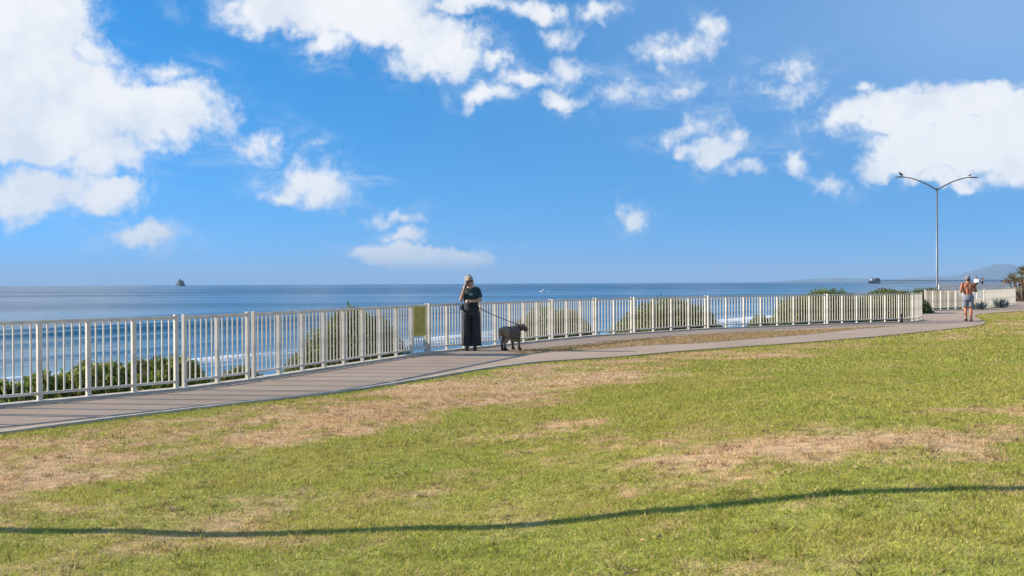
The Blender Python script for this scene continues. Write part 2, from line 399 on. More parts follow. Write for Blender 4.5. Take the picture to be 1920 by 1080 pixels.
# ------------------------------------------------------------------ grass blades (real geometry, one mass)
def blades(pts, z, col, hgt, wid, name, label):
    n = len(pts); a = RNG.random(n) * 2 * np.pi; lean = RNG.normal(0, .85, (n, 2))
    h = hgt * RNG.uniform(.55, 1.25, n); w = wid * RNG.uniform(.7, 1.3, n)
    V = np.zeros((n, 3, 3), np.float32)
    V[:, 0, 0] = pts[:, 0] - np.cos(a) * w / 2; V[:, 0, 1] = pts[:, 1] - np.sin(a) * w / 2; V[:, 0, 2] = z
    V[:, 1, 0] = pts[:, 0] + np.cos(a) * w / 2; V[:, 1, 1] = pts[:, 1] + np.sin(a) * w / 2; V[:, 1, 2] = z
    V[:, 2, 0] = pts[:, 0] + lean[:, 0] * h; V[:, 2, 1] = pts[:, 1] + lean[:, 1] * h; V[:, 2, 2] = z + h
    me = mesh_np(name, V.reshape(-1, 3), np.arange(n * 3).reshape(n, 3)); vcol(me, np.repeat(col, 3, 0))
    return tag(obj(name, me, M_grass), label, 'grass', kind='stuff')
def blade_cols(x, y, extra=0):
    k = dryness(x, y); n = len(x)
    isdry = RNG.random(n) < np.clip(.09 + extra + .88 * k, 0, 1)
    v = RNG.random((n, 1)); t = np.clip(fbm(x * 1.1 + 40, y * 1.1, 3) * 1.4 - .2, 0, 1)[:, None]
    gcol = (GREEN * (1 - t) + OLIVE * t) * (.5 + 1.0 * v)
    scol = STRAW * (.55 + .75 * v) * np.where(RNG.random((n, 1)) < .25, .6, 1.0)
    return np.where(isdry[:, None], scol, gcol) * (1 - .12 * sstep(y, 10, 18))[:, None], k
def field(d0, d1, dens, hgt, wid):
    A = 1.3 * (d1 ** 2 - d0 ** 2) / 2 + 3 * (d1 - d0)
    n = int(A * dens); y = np.sqrt(RNG.random(n) * (d1 ** 2 - d0 ** 2) + d0 ** 2); x = (RNG.random(n) - .5) * (1.3 * y + 3)
    ok = pip(x, y, LAWN_POLY); x, y = x[ok], y[ok]
    keep = RNG.random(len(x)) < np.clip(.5 + .9 * fbm(x * 3.1, y * 3.1, 3), 0, 1); x, y = x[keep], y[keep]
    c, k = blade_cols(x, y)
    tall = (hgt * (1 - .45 * k)) * (.7 + .7 * fbm(x * 1.9 + 9, y * 1.9, 2))
    return np.stack([x, y], 1), lawn_h(x, y) - .004, c, tall, np.full(len(x), wid)
def tufts(m, d0, d1):
    y = np.sqrt(RNG.random(m) * (d1 ** 2 - d0 ** 2) + d0 ** 2); x = (RNG.random(m) - .5) * (1.25 * y + 1); k = RNG.integers(8, 22, m); dk = np.repeat(RNG.uniform(.45, 1.1, m), k); sp = np.repeat(RNG.uniform(.012, .035, m), k)
    x, y = np.repeat(x, k), np.repeat(y, k); x = x + RNG.normal(0, 1, len(x)) * sp; y = y + RNG.normal(0, 1, len(y)) * sp; ok = pip(x, y, LAWN_POLY); x, y, dk = x[ok], y[ok], dk[ok]
    c, _ = blade_cols(x, y); return np.stack([x, y], 1), lawn_h(x, y) - .004, c * dk[:, None], RNG.uniform(.025, .05, len(x)), np.full(len(x), .0075)
parts = [tufts(5200, 3.4, 14), field(3.2, 6.5, 12000, .019, .0058), field(6.5, 9.5, 9000, .021, .007), field(9.5, 15, 4500, .028, .010), field(15, 26, 1300, .032, .02), field(26, 60, 330, .04, .04)]
blades(*[np.concatenate(q) for q in zip(*parts)], 'grass', 'short mown green lawn grass with dry straw patches')
n = 9000; x = RNG.uniform(-.2, 13.2, n * 6); y = RNG.uniform(21.7, 34.5, n * 6); ok = pip(x, y, STRIP); x, y = x[ok], y[ok]
v = RNG.random((len(x), 1)); c = np.where(RNG.random((len(x), 1)) < .72, np.array([.50, .31, .13]), np.array([.26, .22, .06])) * (.5 + .8 * v)
blades(np.stack([x, y], 1), np.full(len(x), .004), c, np.full(len(x), .034), np.full(len(x), .02), 'dry_grass', 'brown dry grass on the strip between the two paths')

n = 260; y = np.sqrt(RNG.random(n) * (20 ** 2 - 3.5 ** 2) + 3.5 ** 2); x = (RNG.random(n) - .5) * 1.25 * y; ok = pip(x, y, LAWN_POLY); x, y = x[ok], y[ok]
m_ = RNG.integers(3, 16, len(x)); x = np.repeat(x, m_); y = np.repeat(y, m_); n = len(x); x = x + RNG.normal(0, .05, n); y = y + RNG.normal(0, .035, n)
a = RNG.random(n) * 6.28; w = RNG.uniform(.006, .014, n); l = RNG.uniform(.015, .05, n); z = lawn_h(x, y) + RNG.uniform(.008, .018, n)
ex, ey = np.cos(a), np.sin(a)
V = np.stack([np.stack([x - ex * l / 2, y - ey * l / 2, z], 1), np.stack([x - ey * w / 2, y + ex * w / 2, z + .012], 1), np.stack([x + ex * l / 2, y + ey * l / 2, z + .004], 1), np.stack([x + ey * w / 2, y - ex * w / 2, z + .002], 1)], 1).reshape(-1, 3)
me = mesh_np('leaf_litter', V, np.arange(n * 4).reshape(n, 4)); vcol(me, np.repeat(np.array([[.42, .28, .15]]) * RNG.uniform(.35, 1.5, (n, 1)), 4, 0))
tag(obj('leaf_litter', me, M_grass), 'dry leaf bits and clippings scattered on the lawn', 'litter', kind='stuff')

# ------------------------------------------------------------------ bluff, beach, sea
SEA_Z = CAM_H - 9.0
prof = [(-.35, -.07), (.3, -.10), (.8, -.28), (1.6, -.75), (3, -1.7), (5, -3.2), (7, -5.0), (9.5, -6.6), (13, -7.15), (22, -7.4), (45, SEA_Z - .3), (80, SEA_Z - 1.2)]
fl = []
for a, b in zip(FENCE[:-1], FENCE[1:]):
    k = max(1, int(math.hypot(b[0] - a[0], b[1] - a[1]) / 1.2)) if a[1] < 100 and a[1] > -16 else 6
    fl += [(a[0] + (b[0] - a[0]) * i / k, a[1] + (b[1] - a[1]) * i / k) for i in range(k)]
fl.append(FENCE[-1]); fla = np.array(fl)
nrm = np.zeros_like(fla)
for i in range(len(fla)):
    a = fla[max(i - 3, 0)]; b = fla[min(i + 3, len(fla) - 1)]; e = (b - a) / np.linalg.norm(b - a); nrm[i] = (-e[1], e[0])
V = np.array([[*(fla[i] + nrm[i] * t), z + (.25 * (vnoise(np.array(fla[i][0] * .7 + t), np.array(fla[i][1] * .7)) - .5) * min(max(t, 0), 1.5))] for i in range(len(fla)) for t, z in prof])
nt, npf = len(fla), len(prof); I = np.arange(nt * npf).reshape(nt, npf)
F = np.stack([I[:-1, :-1], I[1:, :-1], I[1:, 1:], I[:-1, 1:]], -1).reshape(-1, 4)
M_bluff = mat('sandy bluff earth', (.27, .20, .12), .95, var=.4, vscale=1.2, bump=1, bscale=8)
tag(obj('bluff', mesh_np('bluff', V, F[:, ::-1], True), M_bluff), kind='structure')

TV = np.array([.51, .86]); TV /= np.linalg.norm(TV); NV = np.array([-TV[1], TV[0]]); S0 = np.array([-48., 95.])
us = np.concatenate([np.arange(-60, 130, .9), 130 + np.geomspace(1, 39000, 60)])
vv = np.concatenate([-300 - np.geomspace(1, 39000, 30)[::-1], np.arange(-300, 900, 5.0), 900 + np.geomspace(1, 39000, 40)])
U, VV = np.meshgrid(us, vv, indexing='ij'); u, w = U.ravel(), VV.ravel()
XY = S0 + u[:, None] * NV + w[:, None] * TV
ph = u + 9 * (fbm(w * .006 + 50, u * .004 + 9, 3) - .5) * 2 + 2.2 * (fbm(w * .03 + 7, u * .02 + 70, 2) - .5)
near = sstep(u, -48, -10) * (1 - sstep(u, 60, 240))
amp = .75 * near * (.35 + 1.1 * vnoise(w * .011 + 3, u * .015 + 20))
wave = np.exp(2.6 * (np.cos(2 * np.pi * ph / 24.0) - 1)) + .35 * np.exp(3 * (np.cos(2 * np.pi * (ph + 6) / 11.0) - 1))
Z = SEA_Z + amp * wave
I = np.arange(len(us) * len(vv)).reshape(len(us), len(vv))
F = np.stack([I[:-1, :-1], I[1:, :-1], I[1:, 1:], I[:-1, 1:]], -1).reshape(-1, 4)
me = mesh_np('sea', np.column_stack([XY, Z]), F[:, ::-1], True)
foam = (1 - sstep(u, -14 + 14 * fbm(w * .02, u * 0 + 3, 3), 10)) * .5
brk = np.exp(-((ph - 0) / 4) ** 2) + .8 * np.exp(-((ph - 24) / 2.2) ** 2) * sstep(vnoise(w * .012 + 30, u * 0 + 1), .45, .75) + .9 * np.exp(-((ph + 24) / 6) ** 2)
foam = np.clip(foam + .42 * brk, 0, 1) * (1 - sstep(np.abs(w - 300), 900, 3000))
vcol(me, np.stack([foam, np.exp(-np.maximum(u + 40, 0) / 220.0), foam], 1), 'foam')
def seamat():
    m = bpy.data.materials.new('sea water'); m.use_nodes = True; q = G(m.node_tree); b = m.node_tree.nodes['Principled BSDF']
    a = q.n.new('ShaderNodeVertexColor'); a.layer_name = 'foam'; fr, fg, fb = q.sep(a.outputs[0])
    geo = q.n.new('ShaderNodeNewGeometry'); P_ = geo.outputs['Position']
    al = R(59.3)        # along the shore
    mp = q.n.new('ShaderNodeMapping'); mp.inputs['Rotation'].default_value = (0, 0, -al); q.put(mp.inputs['Vector'], P_)
    Q = mp.outputs[0]; Q2 = q.v('MULTIPLY', Q, (.22, 1, 1))
    fn = q.noise(Q2, .35, 6, .65); fn2 = q.noise(Q, .9, 5, .7)
    fmask = q.ramp(q.m('ADD', fr, q.m('MULTIPLY_ADD', fn, 1.0, q.m('MULTIPLY_ADD', fn2, .5, -.75))), .55, .9)
    streak = q.noise(q.v('MULTIPLY', P_, (.0016, .006, 1)), 1.0, 5, .6)
    deep = q.mix(q.ramp(streak, .35, .65), (.004, .028, .060, 1), (.010, .045, .080, 1))
    col = q.mix(fg, deep, (.05, .17, .24, 1))
    col = q.mix(fmask, col, (.78, .80, .82, 1))
    q.put(b.inputs['Base Color'], col); q.put(b.inputs['Roughness'], q.m('MULTIPLY_ADD', fmask, .6, q.ramp(streak, .36, .64, .13, .30))); b.inputs['IOR'].default_value = 1.333; b.inputs['Specular IOR Level'].default_value = .36
    n1 = q.noise(q.v('MULTIPLY', Q, (.45, 1, 1)), .16, 6, .62); n2 = q.noise(Q, 1.3, 4, .6)
    bp = q.n.new('ShaderNodeBump'); bp.inputs['Strength'].default_value = .55; bp.inputs['Distance'].default_value = .9
    q.put(bp.inputs['Height'], q.m('MULTIPLY_ADD', n2, .16, n1)); q.put(b.inputs['Normal'], bp.outputs[0])
    return m
tag(obj('sea', me, seamat()), kind='structure')

# ------------------------------------------------------------------ far hills
def hill(name, prof_px, dist, depth, label=None):
    rows = []; prof_px = smooth_line(prof_px, 6)
    for j, (t, k) in enumerate(((0, 0), (.25, .55), (.5, .9), (.7, 1.0), (1.0, .5))):
        row = []
        for px, py in prof_px:
            d = dist + depth * t; x_ = (px - 960) / 1900 * d; z_ = (535.8 - .005 * px - py) / 1900 * (dist + depth * .7)
            row.append((x_, d, SEA_Z - 2 + max(z_ + 8, 0) * k * (1 + .12 * (float(vnoise(np.array(px * .07 + j * 3.1), np.array(j * 5.5 + .3))) - .5))))
        rows.append(row)
    V_ = np.array(rows).reshape(-1, 3); n_ = len(prof_px); I_ = np.arange(len(V_)).reshape(5, n_)
    F_ = np.stack([I_[:-1, :-1], I_[:-1, 1:], I_[1:, 1:], I_[1:, :-1]], -1).reshape(-1, 4)
    return tag(obj(name, mesh_np(name, V_, F_, True), M_hill), kind='structure')
hill('hills', [(1440, 529), (1480, 526), (1520, 523), (1560, 521.5), (1620, 522), (1670, 523), (1710, 521), (1760, 518.5), (1800, 516), (1830, 512), (1900, 512), (2100, 515), (2300, 529)], 38000, 3500)
hill('hills', [(1690, 529), (1730, 523.5), (1790, 517), (1812, 511), (1838, 503), (1862, 497.5), (1885, 496), (1912, 498), (1950, 503), (2010, 500), (2100, 508), (2250, 515), (2400, 528)], 35000, 3000)

# ------------------------------------------------------------------ picket fence
BAR = bmesh.new(); add_box(BAR, (0, 0, .575), (.019, .019, .91)); ME_PICKET = bpy.data.meshes.new('picket'); BAR.to_mesh(ME_PICKET); BAR.free(); ME_PICKET.materials.append(M_fence)
BAR = bmesh.new(); add_box(BAR, (0, 0, .53), (.058, .058, 1.005), bevel=.004); add_box(BAR, (0, 0, .032), (.10, .10, .012)); ME_POST = bpy.data.meshes.new('post'); BAR.to_mesh(ME_POST); BAR.free(); ME_POST.materials.append(M_fence)
BAR = bmesh.new(); add_box(BAR, (0, 0, .558), (.058, .058, 1.065), bevel=.004); add_box(BAR, (0, 0, .032), (.10, .10, .012)); ME_END = bpy.data.meshes.new('end_post'); BAR.to_mesh(ME_END); BAR.free(); ME_END.materials.append(M_fence)
def panel(a, b, bays, label):
    a, b = Vector((*a, 0)), Vector((*b, 0)); L = (b - a).length; rz = math.atan2(b.y - a.y, b.x - a.x)
    t = tag(empty('fence_panel', a, rz), label, 'fence panel', 'white picket fence panels along the bluff')
    def put(nm, me_, x_):
        o = bpy.data.objects.new(nm, me_); link(o, t); o.location = (x_, 0, 0)
    s = L / bays
    for i in range(bays + 1):
        put('post', ME_END if i in (0, bays) else ME_POST, i * s)
        if i < bays:
            for k in range(1, 6): put('picket', ME_PICKET, i * s + .0 + s * k / 6)
    bm = bmesh.new(); add_box(bm, (L / 2, 0, 1.05), (L - .062, .052, .042), bevel=.006); bm_obj('top_rail', bm, M_fence, t)
    bm = bmesh.new(); add_box(bm, (L / 2, 0, .125), (L - .062, .036, .034)); bm_obj('bottom_rail', bm, M_fence, t)
    return t
PANELS = [((-10.4, 8.1), (-7.05, 12.0), 6, 'white picket fence panel left of the photo, casting shadow on the path'),
    ((-6.97, 12.1), (-4.85, 14.6), 5, 'nearest white picket fence panel at the left edge, leafy shrub behind'),
    ((-4.77, 14.72), (-4.18, 15.98), 2, 'short two-bay white fence panel, second from the left edge'),
    ((-4.12, 16.13), (-1.88, 22.05), 9, 'long white fence panel that carries the olive notice sign'),
    ((-1.82, 22.18), (1.0, 26.85), 8, 'white fence panel right behind the woman and the dog'),
    ((1.07, 26.95), (2.33, 28.87), 3, 'short three-bay white fence panel first to the right of the dog'),
    ((2.40, 28.97), (3.54, 30.05), 2, 'two-bay white fence panel before the low dry bush, right of the dog'),
    ((3.64, 30.14), (6.25, 32.77), 4, 'four-bay white fence panel in front of the middle rounded bush'),
    ((6.37, 32.87), (11.08, 35.86), 7, 'seven-bay white fence panel with open sea behind, right of centre'),
    ((11.2, 35.95), (15.0, 37.92), 6, 'white fence panel in front of the tallest rounded bush'),
    ((15.06, 38.0), (15.95, 39.45), 2, 'short end-on white fence panel at the gap before the runner'),
    ((21.1, 51.7), (25.85, 55.45), 8, 'far white fence panel directly left of and behind the runner'),
    ((25.95, 55.55), (31.8, 64.0), 13, 'farthest white fence panel ending by the spiky plant')]
for q in PANELS: panel(*q)

# ------------------------------------------------------------------ notice sign on the fence
sa, sb = Vector((-4.12, 16.13, 0)), Vector((-1.88, 22.05, 0)); dv = (sb - sa) / 9; srz = math.atan2(dv.y, dv.x)
sg = tag(empty('notice_sign', sa + dv * 8.5, srz), 'olive yellow notice board fixed on the white fence left of the woman', 'sign')
M_olive = mat('olive sign panel', (.56, .45, .08), .5, var=.15, vscale=5); M_ink = mat('dark olive print', (.27, .21, .04), .6)
bm = bmesh.new(); add_box(bm, (0, -.022, .715), (.60, .008, .64), bevel=.002); bm_obj('board', bm, M_olive, sg)
bm = bmesh.new(); rr = random.Random(4)
for r in range(15):
    x_ = -.25; z_ = .985 - r * .036
    while x_ < .22:
        ww = rr.uniform(.03, .09); ww = min(ww, .25 - x_)
        if rr.random() < .85: add_box(bm, (x_ + ww / 2, -.0275, z_), (ww, .002, .013))
        x_ += ww + .014
bm_obj('print', bm, M_ink, sg)

# ------------------------------------------------------------------ lamp posts
def lamp(loc, label, h=8.9, rz=0.0, r=.085):
    t = tag(empty('street_lamp', loc, rz), label, 'street lamp', 'double-arm street lamps')
    bm = bmesh.new(); add_tube(bm, [(0, 0, .06), (0, 0, 1), (0, 0, h)], [r, r * .95, r * .68], 16); bm_obj('pole', bm, M_steel, t, True)
    bm = bmesh.new(); add_box(bm, (0, 0, .04), (.36, .36, .05), bevel=.006); add_tube(bm, [(0, 0, .06), (0, 0, .3), (0, 0, .34)], [.15, .14, .118], 16); bm_obj('base', bm, M_steel, t)
    bm = bmesh.new(); add_tube(bm, [(0, 0, h), (0, 0, h + .06), (0, 0, h + .09)], [.085, .085, .03], 12); bm_obj('cap', bm, M_steel, t)
    for s in (-1, 1):
        pts = [(s * 2.75 * (1 - math.cos(a)) ** 1.0 if False else s * 2.75 * math.sin(a) ** 1.0 * 1.0, 0, h - .08 + 1.0 * (1 - (1 - math.sin(a)) ** 1.7)) for a in [math.pi / 2 * k / 12 for k in range(13)]]
        bm = bmesh.new(); add_tube(bm, pts, [.055 - .002 * k for k in range(13)], 10); arm = bm_obj('arm', bm, M_steel, t, True)
        bm = bmesh.new(); add_loft(bm, [(s * 3.02, 0, h + .875, .30, .07), (s * 3.0, 0, h + .90, .36, .11), (s * 2.98, 0, h + .95, .34, .10), (s * 2.9, 0, h + .975, .2, .05)], 14); bm_obj('lamp_head', bm, M_steel, arm, True)
    return t
lamp((32.75, 78.0, -.3), 'tall grey double-arm street lamp rising beyond the fence at right', rz=R(6))
lamp((-4.6, 6.545, -.03), 'double-arm street lamp left of the photo, its shadow crossing the lawn', rz=R(60), r=.078)

# ------------------------------------------------------------------ shrubs
def leaves_mesh(C, Dn, length, width, col, name, fold=.25):
    n = len(C); Dn = Dn / np.linalg.norm(Dn, axis=1, keepdims=True)
    r = RNG.normal(size=(n, 3)); sd = np.cross(Dn, r); sd /= np.linalg.norm(sd, axis=1, keepdims=True) + 1e-9; nn = np.cross(sd, Dn)
    l = (length * RNG.uniform(.6, 1.25, n))[:, None]; w_ = (width * RNG.uniform(.7, 1.2, n))[:, None]
    V_ = np.stack([C, C + Dn * l * .5 + sd * w_ * .5 + nn * w_ * fold, C + Dn * l, C + Dn * l * .5 - sd * w_ * .5 + nn * w_ * fold], 1).reshape(-1, 3)
    b = np.arange(n)[:, None] * 4
    F_ = np.concatenate([b + [0, 1, 2], b + [0, 2, 3]], 0)
    me_ = mesh_np(name, V_, F_); vcol(me_, np.repeat(col, 4, 0)); return me_
def shrub(x_, y_, z0, ztop, rx, ry, label, n=5000, leaf=.07, cols=((.10, .135, .03), (.16, .17, .04), (.05, .075, .02)), clump=.34, name='shrub', dead=.05, group=None, core=True):
    """dense rounded bush: leaf shoots over a lumpy dome of twigs"""
    t = tag(empty(name, (x_, y_, z0)), label, 'shrub', group); H = (ztop - z0) * 1.07; rx, ry = rx * 1.22, ry * 1.15; n = int(n * 3.2)
    nb = 70; bd = RNG.normal(size=(nb, 3)); bd /= np.linalg.norm(bd, axis=1, keepdims=True); bd[:, 2] = np.abs(bd[:, 2]); bw = RNG.uniform(.5, 1.0, nb); tone_b = RNG.random(nb)
    def lump(d_):
        q = np.exp((d_ @ bd.T - 1) * 30) * bw; return .80 + .20 * np.clip(q.max(1), 0, 1), q.argmax(1)
    rs = np.array([rx, ry, H])
    d = RNG.normal(size=(n, 3)); d /= np.linalg.norm(d, axis=1, keepdims=True); d[:, 2] = np.where(d[:, 2] < -.15, -d[:, 2], d[:, 2])
    f_, k = lump(d); rad = f_ * (1 - .20 * RNG.random(n) ** 1.6)
    shoot = RNG.random(n) < .05; rad = np.where(shoot, f_ * (1 + RNG.uniform(0, .045, n)), rad)
    P_ = d * rad[:, None] * rs; nrm_ = d / rs; nrm_ /= np.linalg.norm(nrm_, axis=1, keepdims=True)
    Dn = nrm_ * .75 + RNG.normal(size=(n, 3)) * .55 + np.array([0, 0, .35])
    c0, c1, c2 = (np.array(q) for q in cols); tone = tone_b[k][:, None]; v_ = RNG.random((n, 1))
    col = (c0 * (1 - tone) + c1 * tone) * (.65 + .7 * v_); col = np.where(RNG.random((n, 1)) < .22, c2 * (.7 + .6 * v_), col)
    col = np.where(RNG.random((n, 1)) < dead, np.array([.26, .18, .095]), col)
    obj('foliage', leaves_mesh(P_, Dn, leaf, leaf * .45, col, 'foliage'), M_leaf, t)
    bm = bmesh.new()
    for i in range(0, nb, 3):
        e = Vector(bd[i] * rs * .8); m_ = Vector((e.x * .45, e.y * .45, e.z * .5)); add_tube(bm, [(e.x * .06, e.y * .06, -.4), m_, e], [.035, .022, .008], 5)
    bm_obj('stems', bm, M_bark, t)
    if not core: return t
    bm = bmesh.new(); bmesh.ops.create_icosphere(bm, subdivisions=4, radius=1.0)
    cd = np.array([v.co[:] for v in bm.verts]); cf, _ = lump(cd)
    for v, q, f1_ in zip(bm.verts, cd, cf): v.co = Vector((q[0] * rx, q[1] * ry, max(q[2], -.2) * H)) * float(f1_ * .86)
    bm_obj('twig_mass', bm, M_twig, t, True); return t
SH = 'shrubs on the bluff behind the fence'
YG = ((.165, .215, .042), (.27, .285, .065), (.07, .10, .027))
PIT = ((.20, .27, .055), (.34, .37, .10), (.08, .12, .03))
shrub(-5.75, 16.9, -1.0, .24, .85, .75, 'leafy green shrub behind the nearest fence panel, beside its right end', 5200, .10, PIT, group=SH)
shrub(-6.9, 16.7, -1.1, .20, .85, .8, 'leafy green shrub in the middle of the nearest fence panel', 5200, .10, PIT, group=SH)
shrub(-8.0, 16.0, -1.2, -.06, .85, .8, 'low leafy green shrub at the left edge of the photo', 4200, .10, PIT, group=SH)
shrub(-6.3, 17.0, -1.1, .17, .7, .6, 'leafy green shrub between the two taller ones behind the nearest fence panel', 4200, .10, PIT, group=SH)
shrub(-7.5, 16.4, -1.2, .04, .75, .6, 'leafy green shrub left of the middle of the nearest fence panel', 4200, .10, PIT, group=SH)
shrub(-5.2, 19.2, -1.1, -.05, .6, .5, 'low green bush just right of the leafy hedge behind the fence', 2200, .08, YG, dead=.15, group=SH)
shrub(-3.45, 22.0, -1.2, .97, 1.15, 1.15, 'big round green bush left of the olive notice sign', 9000, .075, YG, clump=.3, group=SH)
shrub(-4.35, 21.4, -1.3, .10, .6, .6, 'small dry-tipped bush at the left foot of the big round bush', 2200, .07, YG, dead=.25, group=SH)
shrub(1.25, 31.0, -1.3, .80, 1.45, 1.3, 'wide round bush behind the fence just right of the dog', 7500, .075, YG, group=SH)
shrub(4.1, 34.0, -1.2, .0, .9, .7, 'low sparse dry bush left of the middle rounded bush', 2600, .075, YG, dead=.45, group=SH)
shrub(5.6, 36.0, -1.3, .95, 2.0, 1.4, 'broad dome-shaped bush in the middle behind the fence', 9000, .08, YG, clump=.3, group=SH)
shrub(9.6, 39.5, -1.2, .22, .55, .5, 'small dark bush standing alone before the open sea', 1800, .075, YG, group=SH)
shrub(12.6, 41.0, -1.3, 1.36, 2.15, 1.5, 'tallest dome-shaped bush rising above the fence at right', 11000, .08, YG, clump=.3, group=SH)
shrub(14.35, 39.6, -1.0, .66, .95, .8, 'dark round bush in shade right of the tallest bush', 5000, .075, ((.05, .07, .025), (.08, .10, .03), (.03, .045, .018)), group=SH)  # shade from the tallest bush is put into these darker leaf colours
shrub(10.9, 40.2, -1.3, .25, .8, .7, 'low yellow-green bush at the left foot of the tallest bush', 3200, .075, YG, group=SH)
for (a_, b_, zt, rx_, lb) in ((18.3, 48.5, .98, 1.9, 'low spreading green bush at the gap in the fence'), (20.6, 55.5, 1.06, 2.2, 'low green hedge bush behind the far fence, left of the lamp pole'),
        (24.3, 59.5, 1.05, 2.4, 'low green hedge bush hiding the foot of the lamp pole'), (27.3, 65.5, .92, 2.4, 'low green hedge bush behind the runner beyond the far fence')):
    shrub(a_, b_, -.9, zt, rx_, 1.5, lb, 6500, .10, ((.13, .17, .04), (.20, .21, .05), (.07, .09, .03)), group=SH)
BLU = ((.14, .17, .17), (.22, .25, .24), (.08, .10, .10))
# low ground cover on the bluff rim
n = 26000; i = RNG.integers(8, 60, n); t_ = RNG.uniform(.25, 2.4, n); fr = RNG.random((n, 1))
sel = (fla[:, 1] > 6) & (fla[:, 1] < 60); idx = np.where(sel)[0]; i = idx[RNG.integers(0, len(idx) - 1, n)]
B = fla[i] * (1 - fr) + fla[i + 1] * fr + nrm[i] * t_[:, None]
keep = fbm(B[:, 0] * .5, B[:, 1] * .5, 3) > .47; B, t_ = B[keep], t_[keep]; n = len(B)
zb = np.interp(t_, [q[0] for q in prof], [q[1] for q in prof]) + RNG.uniform(-.05, .10, n)
col = np.where(RNG.random((n, 1)) < .35, np.array([.28, .20, .10]), np.array([.14, .15, .04])) * RNG.uniform(.5, 1.3, (n, 1))
o = obj('ground_cover', leaves_mesh(np.column_stack([B, zb]), RNG.normal(size=(n, 3)) * .7 + [0, 0, .8], .10, .03, col, 'ground_cover'), M_leaf)
tag(o, 'patchy low green and dry ground cover along the bluff rim', 'ground cover', kind='stuff')

# ------------------------------------------------------------------ spiky aloe-like plant at the right edge
def spiky(x_, y_, z_, label, seed, H=2.6):
    rr = random.Random(seed); t = tag(empty('spiky_plant', (x_, y_, z_)), label, 'plant', 'spiky plants at the right edge')
    tips = []; bm = bmesh.new()
    for b_ in range(24):
        a = rr.uniform(0, 6.28); L = rr.uniform(.5, 1.0); r_ = rr.uniform(.3, 1.7) ; h = H * rr.uniform(.12, .92)
        e = Vector((math.cos(a) * r_, math.sin(a) * r_, h)); m_ = Vector((e.x * .65 + rr.uniform(-.1, .1), e.y * .65, h * .45))
        add_tube(bm, [(e.x * .15, e.y * .15, -.1), m_, e], [.11, .07, .05], 8); tips.append(e)
    bm_obj('trunk', bm, M_bark, t)
    C_, D_, K = [], [], []
    for e in tips:
        for k in range(48):
            a = rr.uniform(0, 6.28); up = rr.uniform(-.5, 1.0); C_.append(e - Vector((0, 0, rr.uniform(0, .28)))); D_.append((math.cos(a), math.sin(a), up)); K.append(up < -.05)
    C_ = np.array(C_); D_ = np.array(D_); K = np.array(K)[:, None]; v_ = RNG.random((len(C_), 1))
    col = np.where(K, np.array([.34, .235, .15]), np.array([.16, .15, .075])) * (.6 + .7 * v_)
    obj('crown', leaves_mesh(C_, D_, .42, .07, col, 'crown', .3), M_dryleaf, t); return t
spiky(37.6, 74.5, 0, 'tall spiky plant with dry brown stems at the right edge', 3, 2.75)
spiky(39.8, 72.0, 0, 'spiky plant cut by the right edge of the photo, nearest the lawn', 8, 2.3)

def agave(x_, y_, label, k, seed):
    rr = np.random.default_rng(seed); t = tag(empty('agave', (x_, y_, 0)), label, 'plant', 'grey-blue agaves at the far fence')
    n_ = int(70 * k); a = rr.random(n_) * 6.28; tilt = rr.uniform(.05, .75, n_); d = np.stack([np.cos(a) * tilt, np.sin(a) * tilt, np.ones(n_)], 1)
    base = np.stack([np.cos(a), np.sin(a), np.zeros(n_)], 1) * (rr.uniform(.02, .34, n_) * k)[:, None]
    col = np.array([[.17, .22, .22]]) * rr.uniform(.5, 1.3, (n_, 1))
    obj('leaves', leaves_mesh(base, d, .46 * k, .07, col, 'leaves', .35), M_dryleaf, t)
    bm = bmesh.new(); add_ell(bm, (0, 0, .02), (.2 * k, .2 * k, .10)); bm_obj('heart', bm, M_twig, t, True)
agave(27.45, 57.0, 'grey-blue spiky agave before the farthest fence panel', 1.15, 5)
agave(24.9, 53.95, 'grey-blue spiky agave at the fence close to the right of the runner', 1.0, 6)
# ------------------------------------------------------------------ far parapet wall
wt = tag(empty('parapet_wall', (41.3, 91, 0), R(4)), 'far white parapet wall with two people sitting on it', 'wall')
bm = bmesh.new(); add_box(bm, (0, 0, .58), (6.2, .3, 1.2)); bm_obj('wall_body', bm, M_whitepaint, wt)
bm = bmesh.new(); add_box(bm, (0, 0, 1.225), (6.35, .42, .08), bevel=.01); bm_obj('coping', bm, M_whitepaint, wt)
for k in range(5):
    bm = bmesh.new(); add_box(bm, (-2.8 + k * 1.4, -.17, .58), (.16, .05, 1.19)); bm_obj('pilaster', bm, M_whitepaint, wt)

